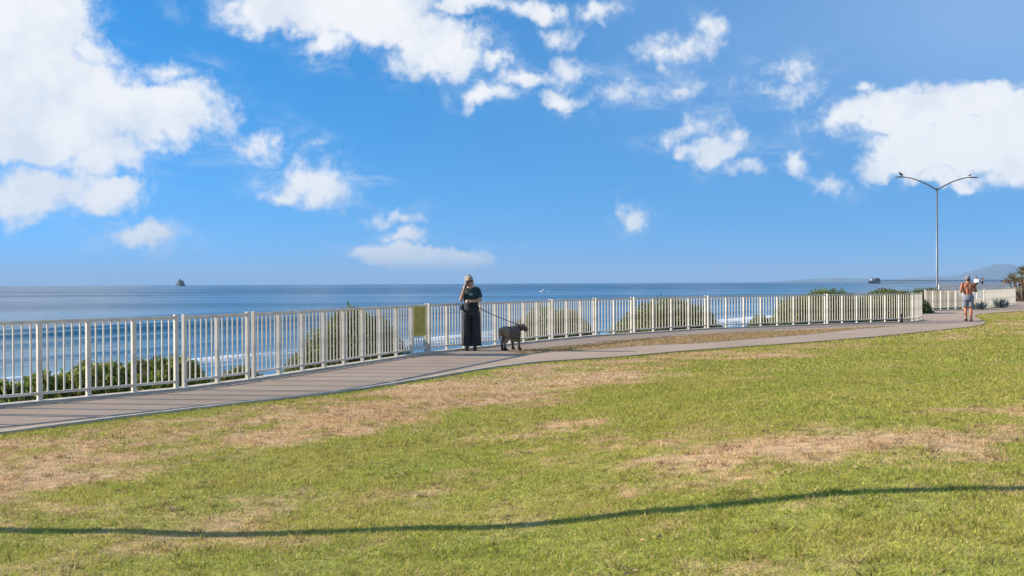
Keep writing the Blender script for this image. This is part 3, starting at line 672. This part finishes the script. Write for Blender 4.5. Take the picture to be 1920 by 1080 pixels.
# ------------------------------------------------------------------ woman on the phone
def eul(x_, y_, z_): return (Matrix.Rotation(z_, 3, 'Z') @ Matrix.Rotation(y_, 3, 'Y') @ Matrix.Rotation(x_, 3, 'X'))
def chain(bm, pts, rad):
    for a, b, ra, rb in zip(pts[:-1], pts[1:], rad[:-1], rad[1:]): add_capsule(bm, a, b, ra, rb)
def hand(bm, wrist, d, palm_n, side, curl=.5, k=1.0):
    """palm and five bent fingers; d points along the hand, side to the thumb"""
    w_ = Vector(wrist); d = Vector(d).normalized(); nn = Vector(palm_n); nn = (nn - d * nn.dot(d)).normalized(); sd = d.cross(nn) * side
    for j in range(4): add_capsule(bm, w_ + d * .015 + sd * (.018 - .012 * j) * k, w_ + d * .085 * k + sd * (.030 - .020 * j) * k, .014 * k, .0125 * k, 8)
    for j, L in enumerate((.068, .078, .072, .056)):
        a = w_ + d * .085 * k + sd * (.030 - .020 * j) * k; d1 = (d * math.cos(curl) + nn * math.sin(curl)).normalized(); b = a + d1 * L * .5 * k
        d2 = (d * math.cos(curl * 2.2) + nn * math.sin(curl * 2.2)).normalized(); c = b + d2 * L * .5 * k
        add_capsule(bm, a, b, .0095 * k, .009 * k, 8); add_capsule(bm, b, c, .009 * k, .0075 * k, 8)
    a = w_ + d * .025 * k + sd * .028 * k; b = a + (d * .6 + sd * .8 + nn * .2).normalized() * .04 * k; c = b + (d * .9 + sd * .25 + nn * .5).normalized() * .032 * k
    add_capsule(bm, a, b, .0125 * k, .0105 * k, 8); add_capsule(bm, b, c, .0105 * k, .009 * k, 8)
WX, WY = -.93, 22.95
wo_ = tag(empty('person', (WX, WY, 0), R(-4)), 'person in dark green top and wide black trousers talking on a phone by the fence', 'person')
HC = Vector((-.035, -.055, 1.575)); HR = eul(R(10), R(-9), R(14))
def hp(x_, y_, z_): return HC + HR @ Vector((x_, y_, z_))
bm = bmesh.new()
add_ell(bm, HC, (.076, .094, .112), HR); add_ell(bm, hp(0, -.028, -.055), (.054, .058, .062), HR)
add_capsule(bm, hp(0, -.092, .008), hp(0, -.108, -.026), .010, .014, 8); add_ell(bm, hp(0, -.082, -.066), (.024, .012, .009), HR)
for s_ in (-1, 1): add_ell(bm, hp(s_ * .077, .006, -.008), (.012, .022, .032), HR)
chain(bm, [(0, .0, 1.36), (-.015, -.02, 1.45), hp(0, .01, -.05)], [.085, .060, .054]); chain(bm, [(-.13, .01, 1.385), (0, .01, 1.435), (.13, .01, 1.385)], [.045, .06, .045])
add_loft(bm, [(0, 0, .90, .165, .115), (0, 0, 1.0, .16, .11), (0, 0, 1.10, .135, .095), (0, -.005, 1.22, .15, .108), (0, 0, 1.33, .165, .10), (0, 0, 1.41, .13, .075)])
chain(bm, [(-.155, 0, 1.375), (-.215, -.10, 1.155), (-.145, -.155, 1.38)], [.052, .040, .027]); hand(bm, (-.145, -.155, 1.385), (.12, .28, 1), (.8, .35, 0), 1, .35)
chain(bm, [(.165, 0, 1.375), (.215, -.08, 1.14), (.02, -.19, 1.115)], [.052, .042, .028]); hand(bm, (.015, -.192, 1.115), (-1, -.05, .05), (0, .9, -.3), 1, .75)
for s_ in (-1, 1):
    chain(bm, [(s_ * .09, 0, .90), (s_ * .095, -.02, .49), (s_ * .085, .01, .09)], [.095, .06, .04]); chain(bm, [(s_ * .085, .02, .06), (s_ * .095, -.10, .035)], [.04, .034])
fuse('body', bm, M_skin, wo_, .0075, 2)
bm = bmesh.new()   # top with short sleeves
add_loft(bm, [(0, -.004, 1.02, .168, .128), (0, -.004, 1.10, .162, .124), (0, -.012, 1.22, .172, .132), (0, -.004, 1.33, .184, .118), (0, .006, 1.40, .160, .092), (0, .014, 1.43, .11, .07)]); chain(bm, [(-.15, .01, 1.375), (-.07, .015, 1.415)], [.058, .05]); chain(bm, [(.15, .01, 1.375), (.07, .015, 1.415)], [.058, .05])
chain(bm, [(-.14, 0, 1.365), (-.192, -.062, 1.245)], [.070, .064]); chain(bm, [(.15, 0, 1.365), (.198, -.05, 1.235)], [.070, .066])
fuse('top', bm, mat('dark green jersey', (.010, .035, .032), .75, var=.4, vscale=9, bump=.4, bscale=30), wo_, .012, 2)
bm = bmesh.new()   # wide trousers
add_loft(bm, [(0, 0, .80, .20, .14), (0, 0, .95, .19, .135), (0, 0, 1.06, .165, .128), (0, 0, 1.09, .16, .125)])
for s_ in (-1, 1): add_loft(bm, fold=.016, rings=[(s_ * .104, -.005, .105, .122, .15), (s_ * .102, -.005, .2, .118, .142), (s_ * .098, 0, .5, .112, .128), (s_ * .10, 0, .80, .108, .13), (s_ * .095, 0, .92, .1, .125)])
tr = fuse('trousers', bm, M_blackcloth, wo_, .010, 2)
for s_ in (-1, 1):
    bm = bmesh.new(); add_capsule(bm, (s_ * .088, .05, .05), (s_ * .098, -.13, .042), .042, .04); add_box(bm, (s_ * .093, -.04, .02), (.078, .25, .036), bevel=.008)
    fuse('shoe', bm, M_leather, wo_, .009, 1)
bm = bmesh.new(); add_ell(bm, hp(0, .030, .032), (.094, .096, .108), HR); add_ell(bm, hp(.02, .07, .10), (.045, .045, .04), HR); add_ell(bm, hp(0, .07, -.045), (.075, .045, .075), HR); add_ell(bm, hp(-.074, .0, -.02), (.026, .055, .085), HR); add_ell(bm, hp(.074, .0, -.015), (.026, .052, .085), HR); add_ell(bm, hp(.03, -.05, .088), (.055, .04, .028), HR)
fuse('hair', bm, M_hair, wo_, .010, 1)
bm = bmesh.new()
for s_ in (-1, 1): add_ell(bm, hp(s_ * .034, -.092, .012), (.030, .010, .022), HR); add_capsule(bm, hp(s_ * .062, -.085, .016), hp(s_ * .082, .0, .012), .005, .005, 6)
add_capsule(bm, hp(-.012, -.098, .016), hp(.012, -.098, .016), .004, .004, 6); bm_obj('sunglasses', bm, M_glass, wo_, True)
bm = bmesh.new(); add_ell(bm, (.012, -.136, 1.275), (.05, .008, .035)); bm_obj('top_print', bm, mat('pale print', (.22, .30, .28), .8, var=.7, vscale=40), wo_, True)
ph_ = tag(empty('phone', (WX - .098, WY - .125, 1.50), R(-4)), 'black mobile phone held to the ear of the person by the fence', 'phone')
bm = bmesh.new(); add_box(bm, (0, 0, 0), (.012, .072, .145), bevel=.004); b_ = bm_obj('case', bm, M_leather, ph_); b_.rotation_euler = (R(15), R(12), R(25))
bm = bmesh.new(); add_box(bm, (.0072, 0, 0), (.002, .064, .132)); b_ = bm_obj('screen', bm, M_glass, ph_); b_.rotation_euler = (R(15), R(12), R(25))
bg_ = tag(empty('shoulder_bag', (WX - .205, WY + .02, .98), R(20)), 'small black shoulder bag hanging at the hip of the person by the fence', 'bag')
bm = bmesh.new(); add_box(bm, (0, 0, 0), (.06, .17, .14), bevel=.015); fuse('bag_body', bm, M_leather, bg_, .008, 1)
bm = bmesh.new(); add_tube(bm, [(.02, -.08, .06), (.035, -.075, .13), (.05, -.03, .17), (.055, .03, .17), (.035, .075, .13), (.02, .08, .06)], .008, 6); bm_obj('strap', bm, M_leather, bg_)

# ------------------------------------------------------------------ dog
DX, DY = -.03, 23.05
dg_ = tag(empty('dog', (DX + .0, DY, 0), R(44)), 'greyish brown dog standing on the path, head turned to the right', 'dog'); dg_.scale = (.89,) * 3
bm = bmesh.new()
add_loft_pts = [(-.25, .50, .095, .105), (-.18, .48, .118, .135), (-.07, .455, .122, .150), (.05, .435, .13, .172), (.15, .435, .125, .178), (.22, .47, .095, .135)]
for (x0, z0_, ry0, rz0), (x1, z1_, ry1, rz1) in zip(add_loft_pts[:-1], add_loft_pts[1:]):
    for k in range(3):
        f_ = k / 3; add_ell(bm, (x0 + (x1 - x0) * f_, 0, z0_ + (z1_ - z0_) * f_), (.085, ry0 + (ry1 - ry0) * f_, rz0 + (rz1 - rz0) * f_))
add_ell(bm, (.22, 0, .47), (.08, .09, .12))
for s_ in (-1, 1):
    ox = .03 * s_
    chain(bm, [(-.23, s_ * .07, .49), (-.155 + ox, s_ * .09, .345), (-.27 + ox, s_ * .088, .185), (-.245 + ox, s_ * .088, .045)], [.095, .062, .031, .025]); add_capsule(bm, (-.25 + ox, s_ * .088, .03), (-.195 + ox, s_ * .09, .026), .028, .026)
    chain(bm, [(.19, s_ * .075, .46), (.165 - ox, s_ * .085, .32), (.18 - ox, s_ * .085, .18), (.185 - ox, s_ * .085, .045)], [.075, .048, .030, .025]); add_capsule(bm, (.18 - ox, s_ * .085, .03), (.235 - ox, s_ * .087, .026), .028, .026)
chain(bm, [(.19, 0, .52), (.26, -.03, .56), (.30, -.06, .58)], [.115, .095, .085])
hx, hy, hz_ = .325, -.085, .590        # head, turned towards the right of the picture
add_ell(bm, (hx, hy, hz_), (.082, .082, .076)); hd = Vector((.62, -.62, -.45)).normalized(); c_ = Vector((hx, hy, hz_))
chain(bm, [c_ + hd * .03 + Vector((0, 0, -.005)), c_ + hd * .085 + Vector((0, 0, -.004)), c_ + hd * .12], [.064, .054, .044])
add_capsule(bm, c_ + hd * .05 + Vector((0, 0, -.045)), c_ + hd * .10 + Vector((0, 0, -.05)), .034, .028)
sdv = hd.cross(Vector((0, 0, 1))).normalized()
for s_ in (-1, 1): chain(bm, [c_ + sdv * s_ * .06 + Vector((0, 0, .035)), c_ + sdv * s_ * .088 + hd * .01 + Vector((0, 0, -.01)), c_ + sdv * s_ * .085 + hd * .02 + Vector((0, 0, -.06))], [.022, .022, .012])
chain(bm, [(-.31, 0, .555), (-.365, .01, .48), (-.38, .015, .37), (-.365, .015, .27)], [.034, .026, .02, .011])
def dogmat():
    m = bpy.data.materials.new('dog coat'); m.use_nodes = True; q = G(m.node_tree); b = m.node_tree.nodes['Principled BSDF']; b.inputs['Roughness'].default_value = .75
    tcn = q.n.new('ShaderNodeTexCoord'); P_ = tcn.outputs['Object']; x__, y__, z__ = q.sep(P_)
    c = q.mix(q.ramp(q.noise(P_, 14, 5, .6), .3, .7), (.105, .078, .06, 1), (.20, .150, .115, 1))
    c = q.mix(q.m('MULTIPLY', q.ramp(x__, -.16, -.3), .8), c, (.48, .34, .20, 1)); c = q.mix(q.ramp(z__, .2, .06), c, (.035, .026, .022, 1)); c = q.mix(q.ramp(x__, .38, .45), c, (.06, .045, .038, 1))
    q.put(b.inputs['Base Color'], c); bp = q.n.new('ShaderNodeBump'); bp.inputs['Strength'].default_value = .9; bp.inputs['Distance'].default_value = .014
    q.put(bp.inputs['Height'], q.noise(q.v('MULTIPLY', P_, (.4, 1, 1)), 120, 4, .6)); q.put(b.inputs['Normal'], bp.outputs[0]); return m
db = fuse('body', bm, dogmat(), dg_, .009, 3)
nv = len(db.data.vertices); co = np.empty(nv * 3, np.float32); no = np.empty(nv * 3, np.float32); db.data.vertices.foreach_get('co', co); db.data.vertices.foreach_get('normal', no); co = co.reshape(-1, 3); no = no.reshape(-1, 3)
pick = RNG.choice(nv, 9000); co, no = co[pick] - no[pick] * .004, no[pick]; x, z = co[:, 0:1], co[:, 2:3]; tan = sstep(-x, .16, .30) * .8; leg = sstep(-z, -.2, -.06)
col = (np.array([.42, .325, .25]) * (1 - tan) + np.array([.62, .45, .28]) * tan) * (1 - leg) + np.array([.045, .035, .03]) * leg
obj('fur', leaves_mesh(co, no * .45 + RNG.normal(0, .25, co.shape) + [-.7, 0, -.45], .032, .0065, col * RNG.uniform(.45, 1.45, (9000, 1)), 'fur', .1), M_dryleaf, dg_)
bm = bmesh.new(); add_ell(bm, c_ + hd * .162, (.017, .017, .014)); bm_obj('nose', bm, M_leather, dg_, True)
for s_ in (-1, 1):
    bm = bmesh.new(); add_ell(bm, c_ + hd * .066 + sdv * s_ * .034 + Vector((0, 0, .027)), (.010, .010, .009)); bm_obj('eye', bm, M_glass, dg_, True)
bm = bmesh.new(); cc_ = Vector((.245, -.022, .553)); ax = Vector((.8, -.3, .35)).normalized(); e1 = ax.orthogonal().normalized(); e2 = ax.cross(e1)
add_tube(bm, [cc_ + (e1 * math.cos(a) + e2 * math.sin(a))* .108 for a in [2 * math.pi * k / 20 for k in range(21)]], .011, 6); bm_obj('collar', bm, M_dark, dg_, True)
# leash
dm = Matrix.Translation((DX, DY, 0)) @ Matrix.Rotation(R(44), 4, 'Z') @ Matrix.Scale(.89, 4); A_ = Vector((WX - .06, WY - .205, 1.115)); B_ = dm @ (cc_ + Vector((-.04, 0, .105)))
bm = bmesh.new(); add_tube(bm, [A_ + (B_ - A_) * t_ - Vector((0, 0, .10 * 4 * t_ * (1 - t_) * .4)) for t_ in [k / 14 for k in range(15)]], .0085, 6)
add_tube(bm, [A_ + Vector((.0 + .03 * math.sin(a), .0, .035 * (math.cos(a) - 1))) for a in [2 * math.pi * k / 12 for k in range(13)]], .008, 6)
tag(bm_obj('leash', bm, mat('dark blue leash', (.012, .014, .03), .7), None), 'dark leash stretched from the person by the fence to the dog', 'leash')

# ------------------------------------------------------------------ runner seen from behind
rn = tag(empty('person', (17.25, 38.3, 0), R(-14)), 'shirtless person in grey shorts and cap jogging away along the path', 'person')
bm = bmesh.new()
add_ell(bm, (0, .03, 1.60), (.076, .096, .112)); add_ell(bm, (0, .07, 1.545), (.054, .058, .06)); add_capsule(bm, (0, .122, 1.6), (0, .135, 1.57), .010, .014, 8)
for s_ in (-1, 1): add_ell(bm, (s_ * .078, .025, 1.59), (.012, .022, .032))
chain(bm, [(0, .0, 1.40), (0, .01, 1.50), (0, .025, 1.56)], [.08, .062, .055])
add_loft(bm, [(0, .0, .86, .165, .115), (0, .0, .95, .16, .11), (0, 0, 1.06, .145, .10), (0, .005, 1.2, .17, .115), (0, .01, 1.32, .19, .12), (0, .005, 1.41, .17, .095), (0, 0, 1.455, .10, .07)])
for s_ in (-1, 1):
    add_ell(bm, (s_ * .195, 0, 1.39), (.07, .07, .075)); add_ell(bm, (s_ * .085, -.075, 1.31), (.08, .045, .10)); add_capsule(bm, (s_ * .035, -.095, 1.0), (s_ * .045, -.095, 1.25), .035, .04)
    chain(bm, [(s_ * .205, 0, 1.38), (s_ * .275, -.08 if s_ < 0 else -.03, 1.13), (s_ * .20, .14, 1.10 if s_ < 0 else 1.16)], [.056, .044, .030])
    hand(bm, (s_ * .20, .14, 1.10 if s_ < 0 else 1.16), (-s_ * .3, .9, .3), (-s_, 0, 0), -s_, .9)
chain(bm, [(-.09, 0, .90), (-.085, .06, .50), (-.07, -.02, .115)], [.10, .062, .038]); add_ell(bm, (-.08, .0, .36), (.052, .06, .11)); chain(bm, [(-.07, -.02, .08), (-.075, .12, .05)], [.042, .035])
chain(bm, [(.09, 0, .90), (.095, -.01, .48), (.10, -.06, .10)], [.10, .062, .038]); add_ell(bm, (.098, -.05, .35), (.052, .06, .11)); chain(bm, [(.10, -.06, .06), (.105, .08, .045)], [.042, .035])
fuse('body', bm, M_tan, rn, .009, 2)
bm = bmesh.new(); add_loft(bm, [(0, 0, .80, .215, .16), (0, 0, .92, .205, .15), (0, 0, .99, .185, .138), (0, 0, 1.01, .175, .13)])
add_loft(bm, [(-.095, .05, .55, .10, .115), (-.095, .03, .70, .108, .125), (-.092, 0, .86, .105, .125)]); add_loft(bm, [(.10, -.005, .55, .10, .115), (.098, 0, .70, .108, .125), (.092, 0, .86, .105, .125)])
fuse('shorts', bm, M_grey, rn, .013, 2)
bm = bmesh.new(); add_ell(bm, (0, .025, 1.645), (.088, .108, .085)); add_ell(bm, (0, .14, 1.655), (.065, .07, .012)); fuse('cap', bm, M_grey, rn, .009, 1)
bm = bmesh.new(); add_ell(bm, (0, -.02, 1.565), (.072, .06, .06)); fuse('hair', bm, mat('dark hair', (.03, .02, .015), .7), rn, .01, 1)
for q_ in ((-.07, -.05, .06, -.076, .13, .045), (.10, -.09, .05, .106, .09, .042)):
    bm = bmesh.new(); add_capsule(bm, q_[:3], q_[3:], .048, .042); add_box(bm, ((q_[0] + q_[3]) / 2, (q_[1] + q_[4]) / 2 , .02), (.09, .27, .036), bevel=.01); fuse('shoe', bm, M_dark, rn, .01, 1)

# ------------------------------------------------------------------ two people sitting on the far wall
def sitter(x_, y_, z_, rz, shirt, pants, hairm, label, k=1.0):
    t = tag(empty('person', (x_, y_, z_), rz), label, 'person'); t.scale = (k, k, k)
    bm = bmesh.new(); add_ell(bm, (0, -.02, .70), (.08, .095, .115)); chain(bm, [(0, 0, .5), (0, -.01, .63)], [.07, .055])
    add_loft(bm, [(0, 0, .0, .16, .13), (0, .0, .2, .14, .10), (0, 0, .4, .17, .11), (0, 0, .53, .13, .08)])
    for s_ in (-1, 1):
        chain(bm, [(s_ * .18, 0, .48), (s_ * .23, -.06, .22), (s_ * .14, -.25, .16)], [.05, .042, .03]); hand(bm, (s_ * .14, -.25, .16), (-s_ * .2, -1, 0), (0, 0, -1), -s_, .3)
        chain(bm, [(s_ * .09, 0, .09), (s_ * .12, -.42, .12), (s_ * .12, -.46, -.30)], [.085, .06, .04]); chain(bm, [(s_ * .12, -.46, -.33), (s_ * .12, -.60, -.36)], [.04, .034])
    fuse('body', bm, M_skin, t, .016, 1)
    bm = bmesh.new(); add_loft(bm, [(0, 0, .02, .18, .145), (0, .0, .2, .16, .12), (0, 0, .4, .19, .13), (0, 0, .54, .14, .09)])
    for s_ in (-1, 1): chain(bm, [(s_ * .17, 0, .48), (s_ * .22, -.045, .29)], [.068, .058])
    fuse('shirt', bm, shirt, t, .018, 1)
    bm = bmesh.new(); add_ell(bm, (0, 0, .06), (.18, .15, .085))
    for s_ in (-1, 1): chain(bm, [(s_ * .09, 0, .09), (s_ * .12, -.42, .12), (s_ * .12, -.46, -.26)], [.098, .075, .06])
    fuse('trousers', bm, pants, t, .018, 1)
    bm = bmesh.new(); add_ell(bm, (0, .005, .735), (.092, .11, .10)); fuse('hair', bm, hairm, t, .016, 1)
sitter(41.75, 91.0, 1.19, R(-50), M_white, M_blackcloth, M_dark, 'person in white shirt sitting on the far white wall', .88)
sitter(42.45, 91.45, .98, R(55), M_blackcloth, M_blackcloth, M_dark, 'person in dark clothes sitting hunched on the far white wall')

# ------------------------------------------------------------------ gulls on the lamp
def gull(loc, rz, m_, label, k=1.0):
    t = tag(empty('gull', loc, rz), label, 'bird', 'birds perched on the lamp arms')
    bm = bmesh.new(); add_ell(bm, (0, 0, .17 * k), (.17 * k, .075 * k, .075 * k), eul(0, R(-28), 0)); add_ell(bm, (.14 * k, 0, .31 * k), (.05 * k, .042 * k, .045 * k)); chain(bm, [(.1 * k, 0, .22 * k), (.13 * k, 0, .30 * k)], [.05 * k, .04 * k]); chain(bm, [(-.12 * k, 0, .11 * k), (-.25 * k, 0, .05 * k)], [.04 * k, .015 * k])
    fuse('body', bm, m_, t, .012, 1)
    bm = bmesh.new(); add_capsule(bm, (.18 * k, 0, .31 * k), (.235 * k, 0, .295 * k), .013, .006, 8); bm_obj('beak', bm, mat('beak', (.4, .25, .05), .5), t, True)
    for s_ in (-1, 1):
        bm = bmesh.new(); add_ell(bm, (-.05 * k, s_ * .068 * k, .165 * k), (.19 * k, .016 * k, .06 * k), eul(0, R(-24), 0)); bm_obj('wing', bm, M_feather_d, t, True)
        bm = bmesh.new(); add_tube(bm, [(0, s_ * .03, .11 * k), (.0, s_ * .03, 0)], .007, 6); bm_obj('leg', bm, M_dark, t)
LB = Matrix.Translation((32.75, 78.0, -.3)) @ Matrix.Rotation(R(6), 4, 'Z')
gull(LB @ Vector((-2.92, 0, 8.9 + .972)), R(215), M_feather_d, 'dark bird perched on the left arm of the street lamp', 1.0)
gull(LB @ Vector((2.72, 0, 8.9 + .965)), R(20), M_feather_w, 'white gull perched on the right arm of the street lamp', .85)

# ------------------------------------------------------------------ dark stub at the fence end
bo = tag(empty('bollard', (14.25, 37.05, 0)), 'short dark bollard before the fence near the gap', 'bollard')
bm = bmesh.new(); add_tube(bm, [(0, 0, -.02), (0, 0, .27)], [.05, .05], 12); bm_obj('post', bm, M_dark, bo, True)
bm = bmesh.new(); add_tube(bm, [(0, 0, .27), (0, 0, .30), (0, 0, .33)], [.062, .06, .03], 12); bm_obj('cap', bm, M_dark, bo, True)

# ------------------------------------------------------------------ ship, boats, pier
def prism(bm, outline, z0, z1, top=1.0, shift=0.0):
    a = [bm.verts.new((x_, y_, z0)) for x_, y_ in outline]; b = [bm.verts.new((x_ * top + shift, y_ * top, z1)) for x_, y_ in outline]; n_ = len(a)
    bm.faces.new(a[::-1]); bm.faces.new(b)
    for k in range(n_): bm.faces.new((a[k], a[(k + 1) % n_], b[(k + 1) % n_], b[k]))
sp = tag(empty('ship', (-2290, 7000, SEA_Z), R(-52)), 'grey ship far out on the horizon at left', 'ship'); sp.scale = (.8, 1.25, 1.08)
bm = bmesh.new(); prism(bm, [(-62, -14), (45, -15), (70, 0), (45, 15), (-62, 14)], -2, 13, 1.06); bm_obj('hull', bm, M_shiphull, sp)
bm = bmesh.new(); prism(bm, [(-38, -13), (26, -13), (26, 13), (-38, 13)], 13, 31, .97); prism(bm, [(-20, -12), (18, -12), (18, 12), (-20, 12)], 31, 37, .92); bm_obj('superstructure', bm, M_shiphull, sp)
bm = bmesh.new(); add_tube(bm, [(-6, 0, 36), (-6, 0, 43), (-6, 0, 52)], [4.0, 2.2, .9], 8); add_box(bm, (-6, 0, 43), (3, 10, 1.2)); bm_obj('mast', bm, M_shiphull, sp)
bm = bmesh.new(); prism(bm, [(-34, -5), (-22, -5), (-22, 5), (-34, 5)], 29, 40, .8); bm_obj('funnel', bm, M_shiphull, sp)
mb = tag(empty('motor_boat', (32, 1040, SEA_Z), R(170)), 'small white motor boat with foam wake on open sea right of the woman', 'boat')
bm = bmesh.new(); prism(bm, [(-3, -1), (1.6, -1.1), (3.4, 0), (1.6, 1.1), (-3, 1)], -.2, .95, 1.12); bm_obj('hull', bm, M_whitepaint, mb)
bm = bmesh.new(); prism(bm, [(-1.2, -.8), (1.1, -.7), (1.1, .7), (-1.2, .8)], .95, 2.5, .8); bm_obj('cabin', bm, M_whitepaint, mb)
bm = bmesh.new(); prism(bm, [(-6.5, -1.0), (-3.1, -1.2), (-3.1, 1.2), (-6.5, 1.0)], 0, .45, .8); bm_obj('wake', bm, M_whitepaint, mb)
sb_ = tag(empty('sailboat', (1560, 5100, SEA_Z), R(20)), 'tiny white sailboat on the horizon left of the pier', 'boat')
bm = bmesh.new(); prism(bm, [(-6, -1.5), (3, -1.8), (7, 0), (3, 1.8), (-6, 1.5)], -.3, 1.6, 1.1); bm_obj('hull', bm, M_whitepaint, sb_)
bm = bmesh.new(); V_ = [(-5, -.06, 2.6), (1, -.06, 2.6), (.9, -.06, 15), (-5, .06, 2.6), (1, .06, 2.6), (.9, .06, 15)]; vs_ = [bm.verts.new(q_) for q_ in V_]
for f_ in ((0, 1, 2), (5, 4, 3), (0, 3, 4, 1), (1, 4, 5, 2), (2, 5, 3, 0)): bm.faces.new([vs_[k] for k in f_])
bm_obj('sail', bm, M_whitepaint, sb_)
bm = bmesh.new(); add_tube(bm, [(1.2, 0, 1.5), (1.2, 0, 16)], .12, 6); bm_obj('mast', bm, M_dark, sb_)
PA, PB = Vector((1425, 4000, 0)), Vector((2150, 3900, 0)); pd_ = PB - PA; PL = pd_.length
pr = tag(empty('pier', (PA.x, PA.y, SEA_Z), math.atan2(pd_.y, pd_.x)), 'long dark timber pier with buildings on its seaward end', 'pier')
bm = bmesh.new(); add_box(bm, (PL / 2 + 14.2, 0, 11.6), (PL - 28, 9, 2.2)); add_box(bm, (6, 0, 11.62), (44, 30, 2.1)); bm_obj('deck', bm, M_wood, pr)
bm = bmesh.new()
for k in range(75):
    for s_ in (-3.6, 3.6): add_box(bm, (34 + k * (PL - 40) / 75, s_, 5), (.8, .8, 11.2))
for k in range(9):
    for s_ in (-13, -5, 5, 13): add_box(bm, (-14 + k * 5, s_, 5), (1.2, 1.2, 11.2))
tag(bm_obj('pilings', bm, M_wood, pr), kind='stuff')
for (x_, w_, h_, mm_, nm) in ((-2, 9, 6, M_whitepaint, 'hut'), (17, 17, 7, M_wood, 'restaurant')):
    bm = bmesh.new(); add_box(bm, (x_, 0, 12.7 + h_ / 2), (w_, 18, h_)); h__ = bm_obj(nm, bm, mm_, pr)
    bm = bmesh.new(); prism(bm, [(-w_ / 2 - 1.0, -10.5), (w_ / 2 + 1.0, -10.5), (w_ / 2 + 1.0, 10.5), (-w_ / 2 - 1.0, 10.5)], 12.72 + h_, 12.7 + h_ + 3.5, .35)
    for v in bm.verts: v.co.x += x_
    bm_obj('roof', bm, M_wood, h__)

# ------------------------------------------------------------------ sea air
bm = bmesh.new(); add_box(bm, (0, 0, 500), (170000, 170000, 2 * 512)); hz = bm_obj('haze', bm, None); tag(hz, 'thin blue sea haze filling the air', 'haze', kind='stuff')
hm = bpy.data.materials.new('sea air'); hm.use_nodes = True; hm.node_tree.nodes.clear()
pv = hm.node_tree.nodes.new('ShaderNodeVolumePrincipled'); ho = hm.node_tree.nodes.new('ShaderNodeOutputMaterial')
pv.inputs['Color'].default_value = (.40, .60, .84, 1); pv.inputs['Density'].default_value = 3.0e-5; pv.inputs['Anisotropy'].default_value = 0.0
hm.node_tree.links.new(pv.outputs[0], ho.inputs['Volume']); hz.data.materials.append(hm)
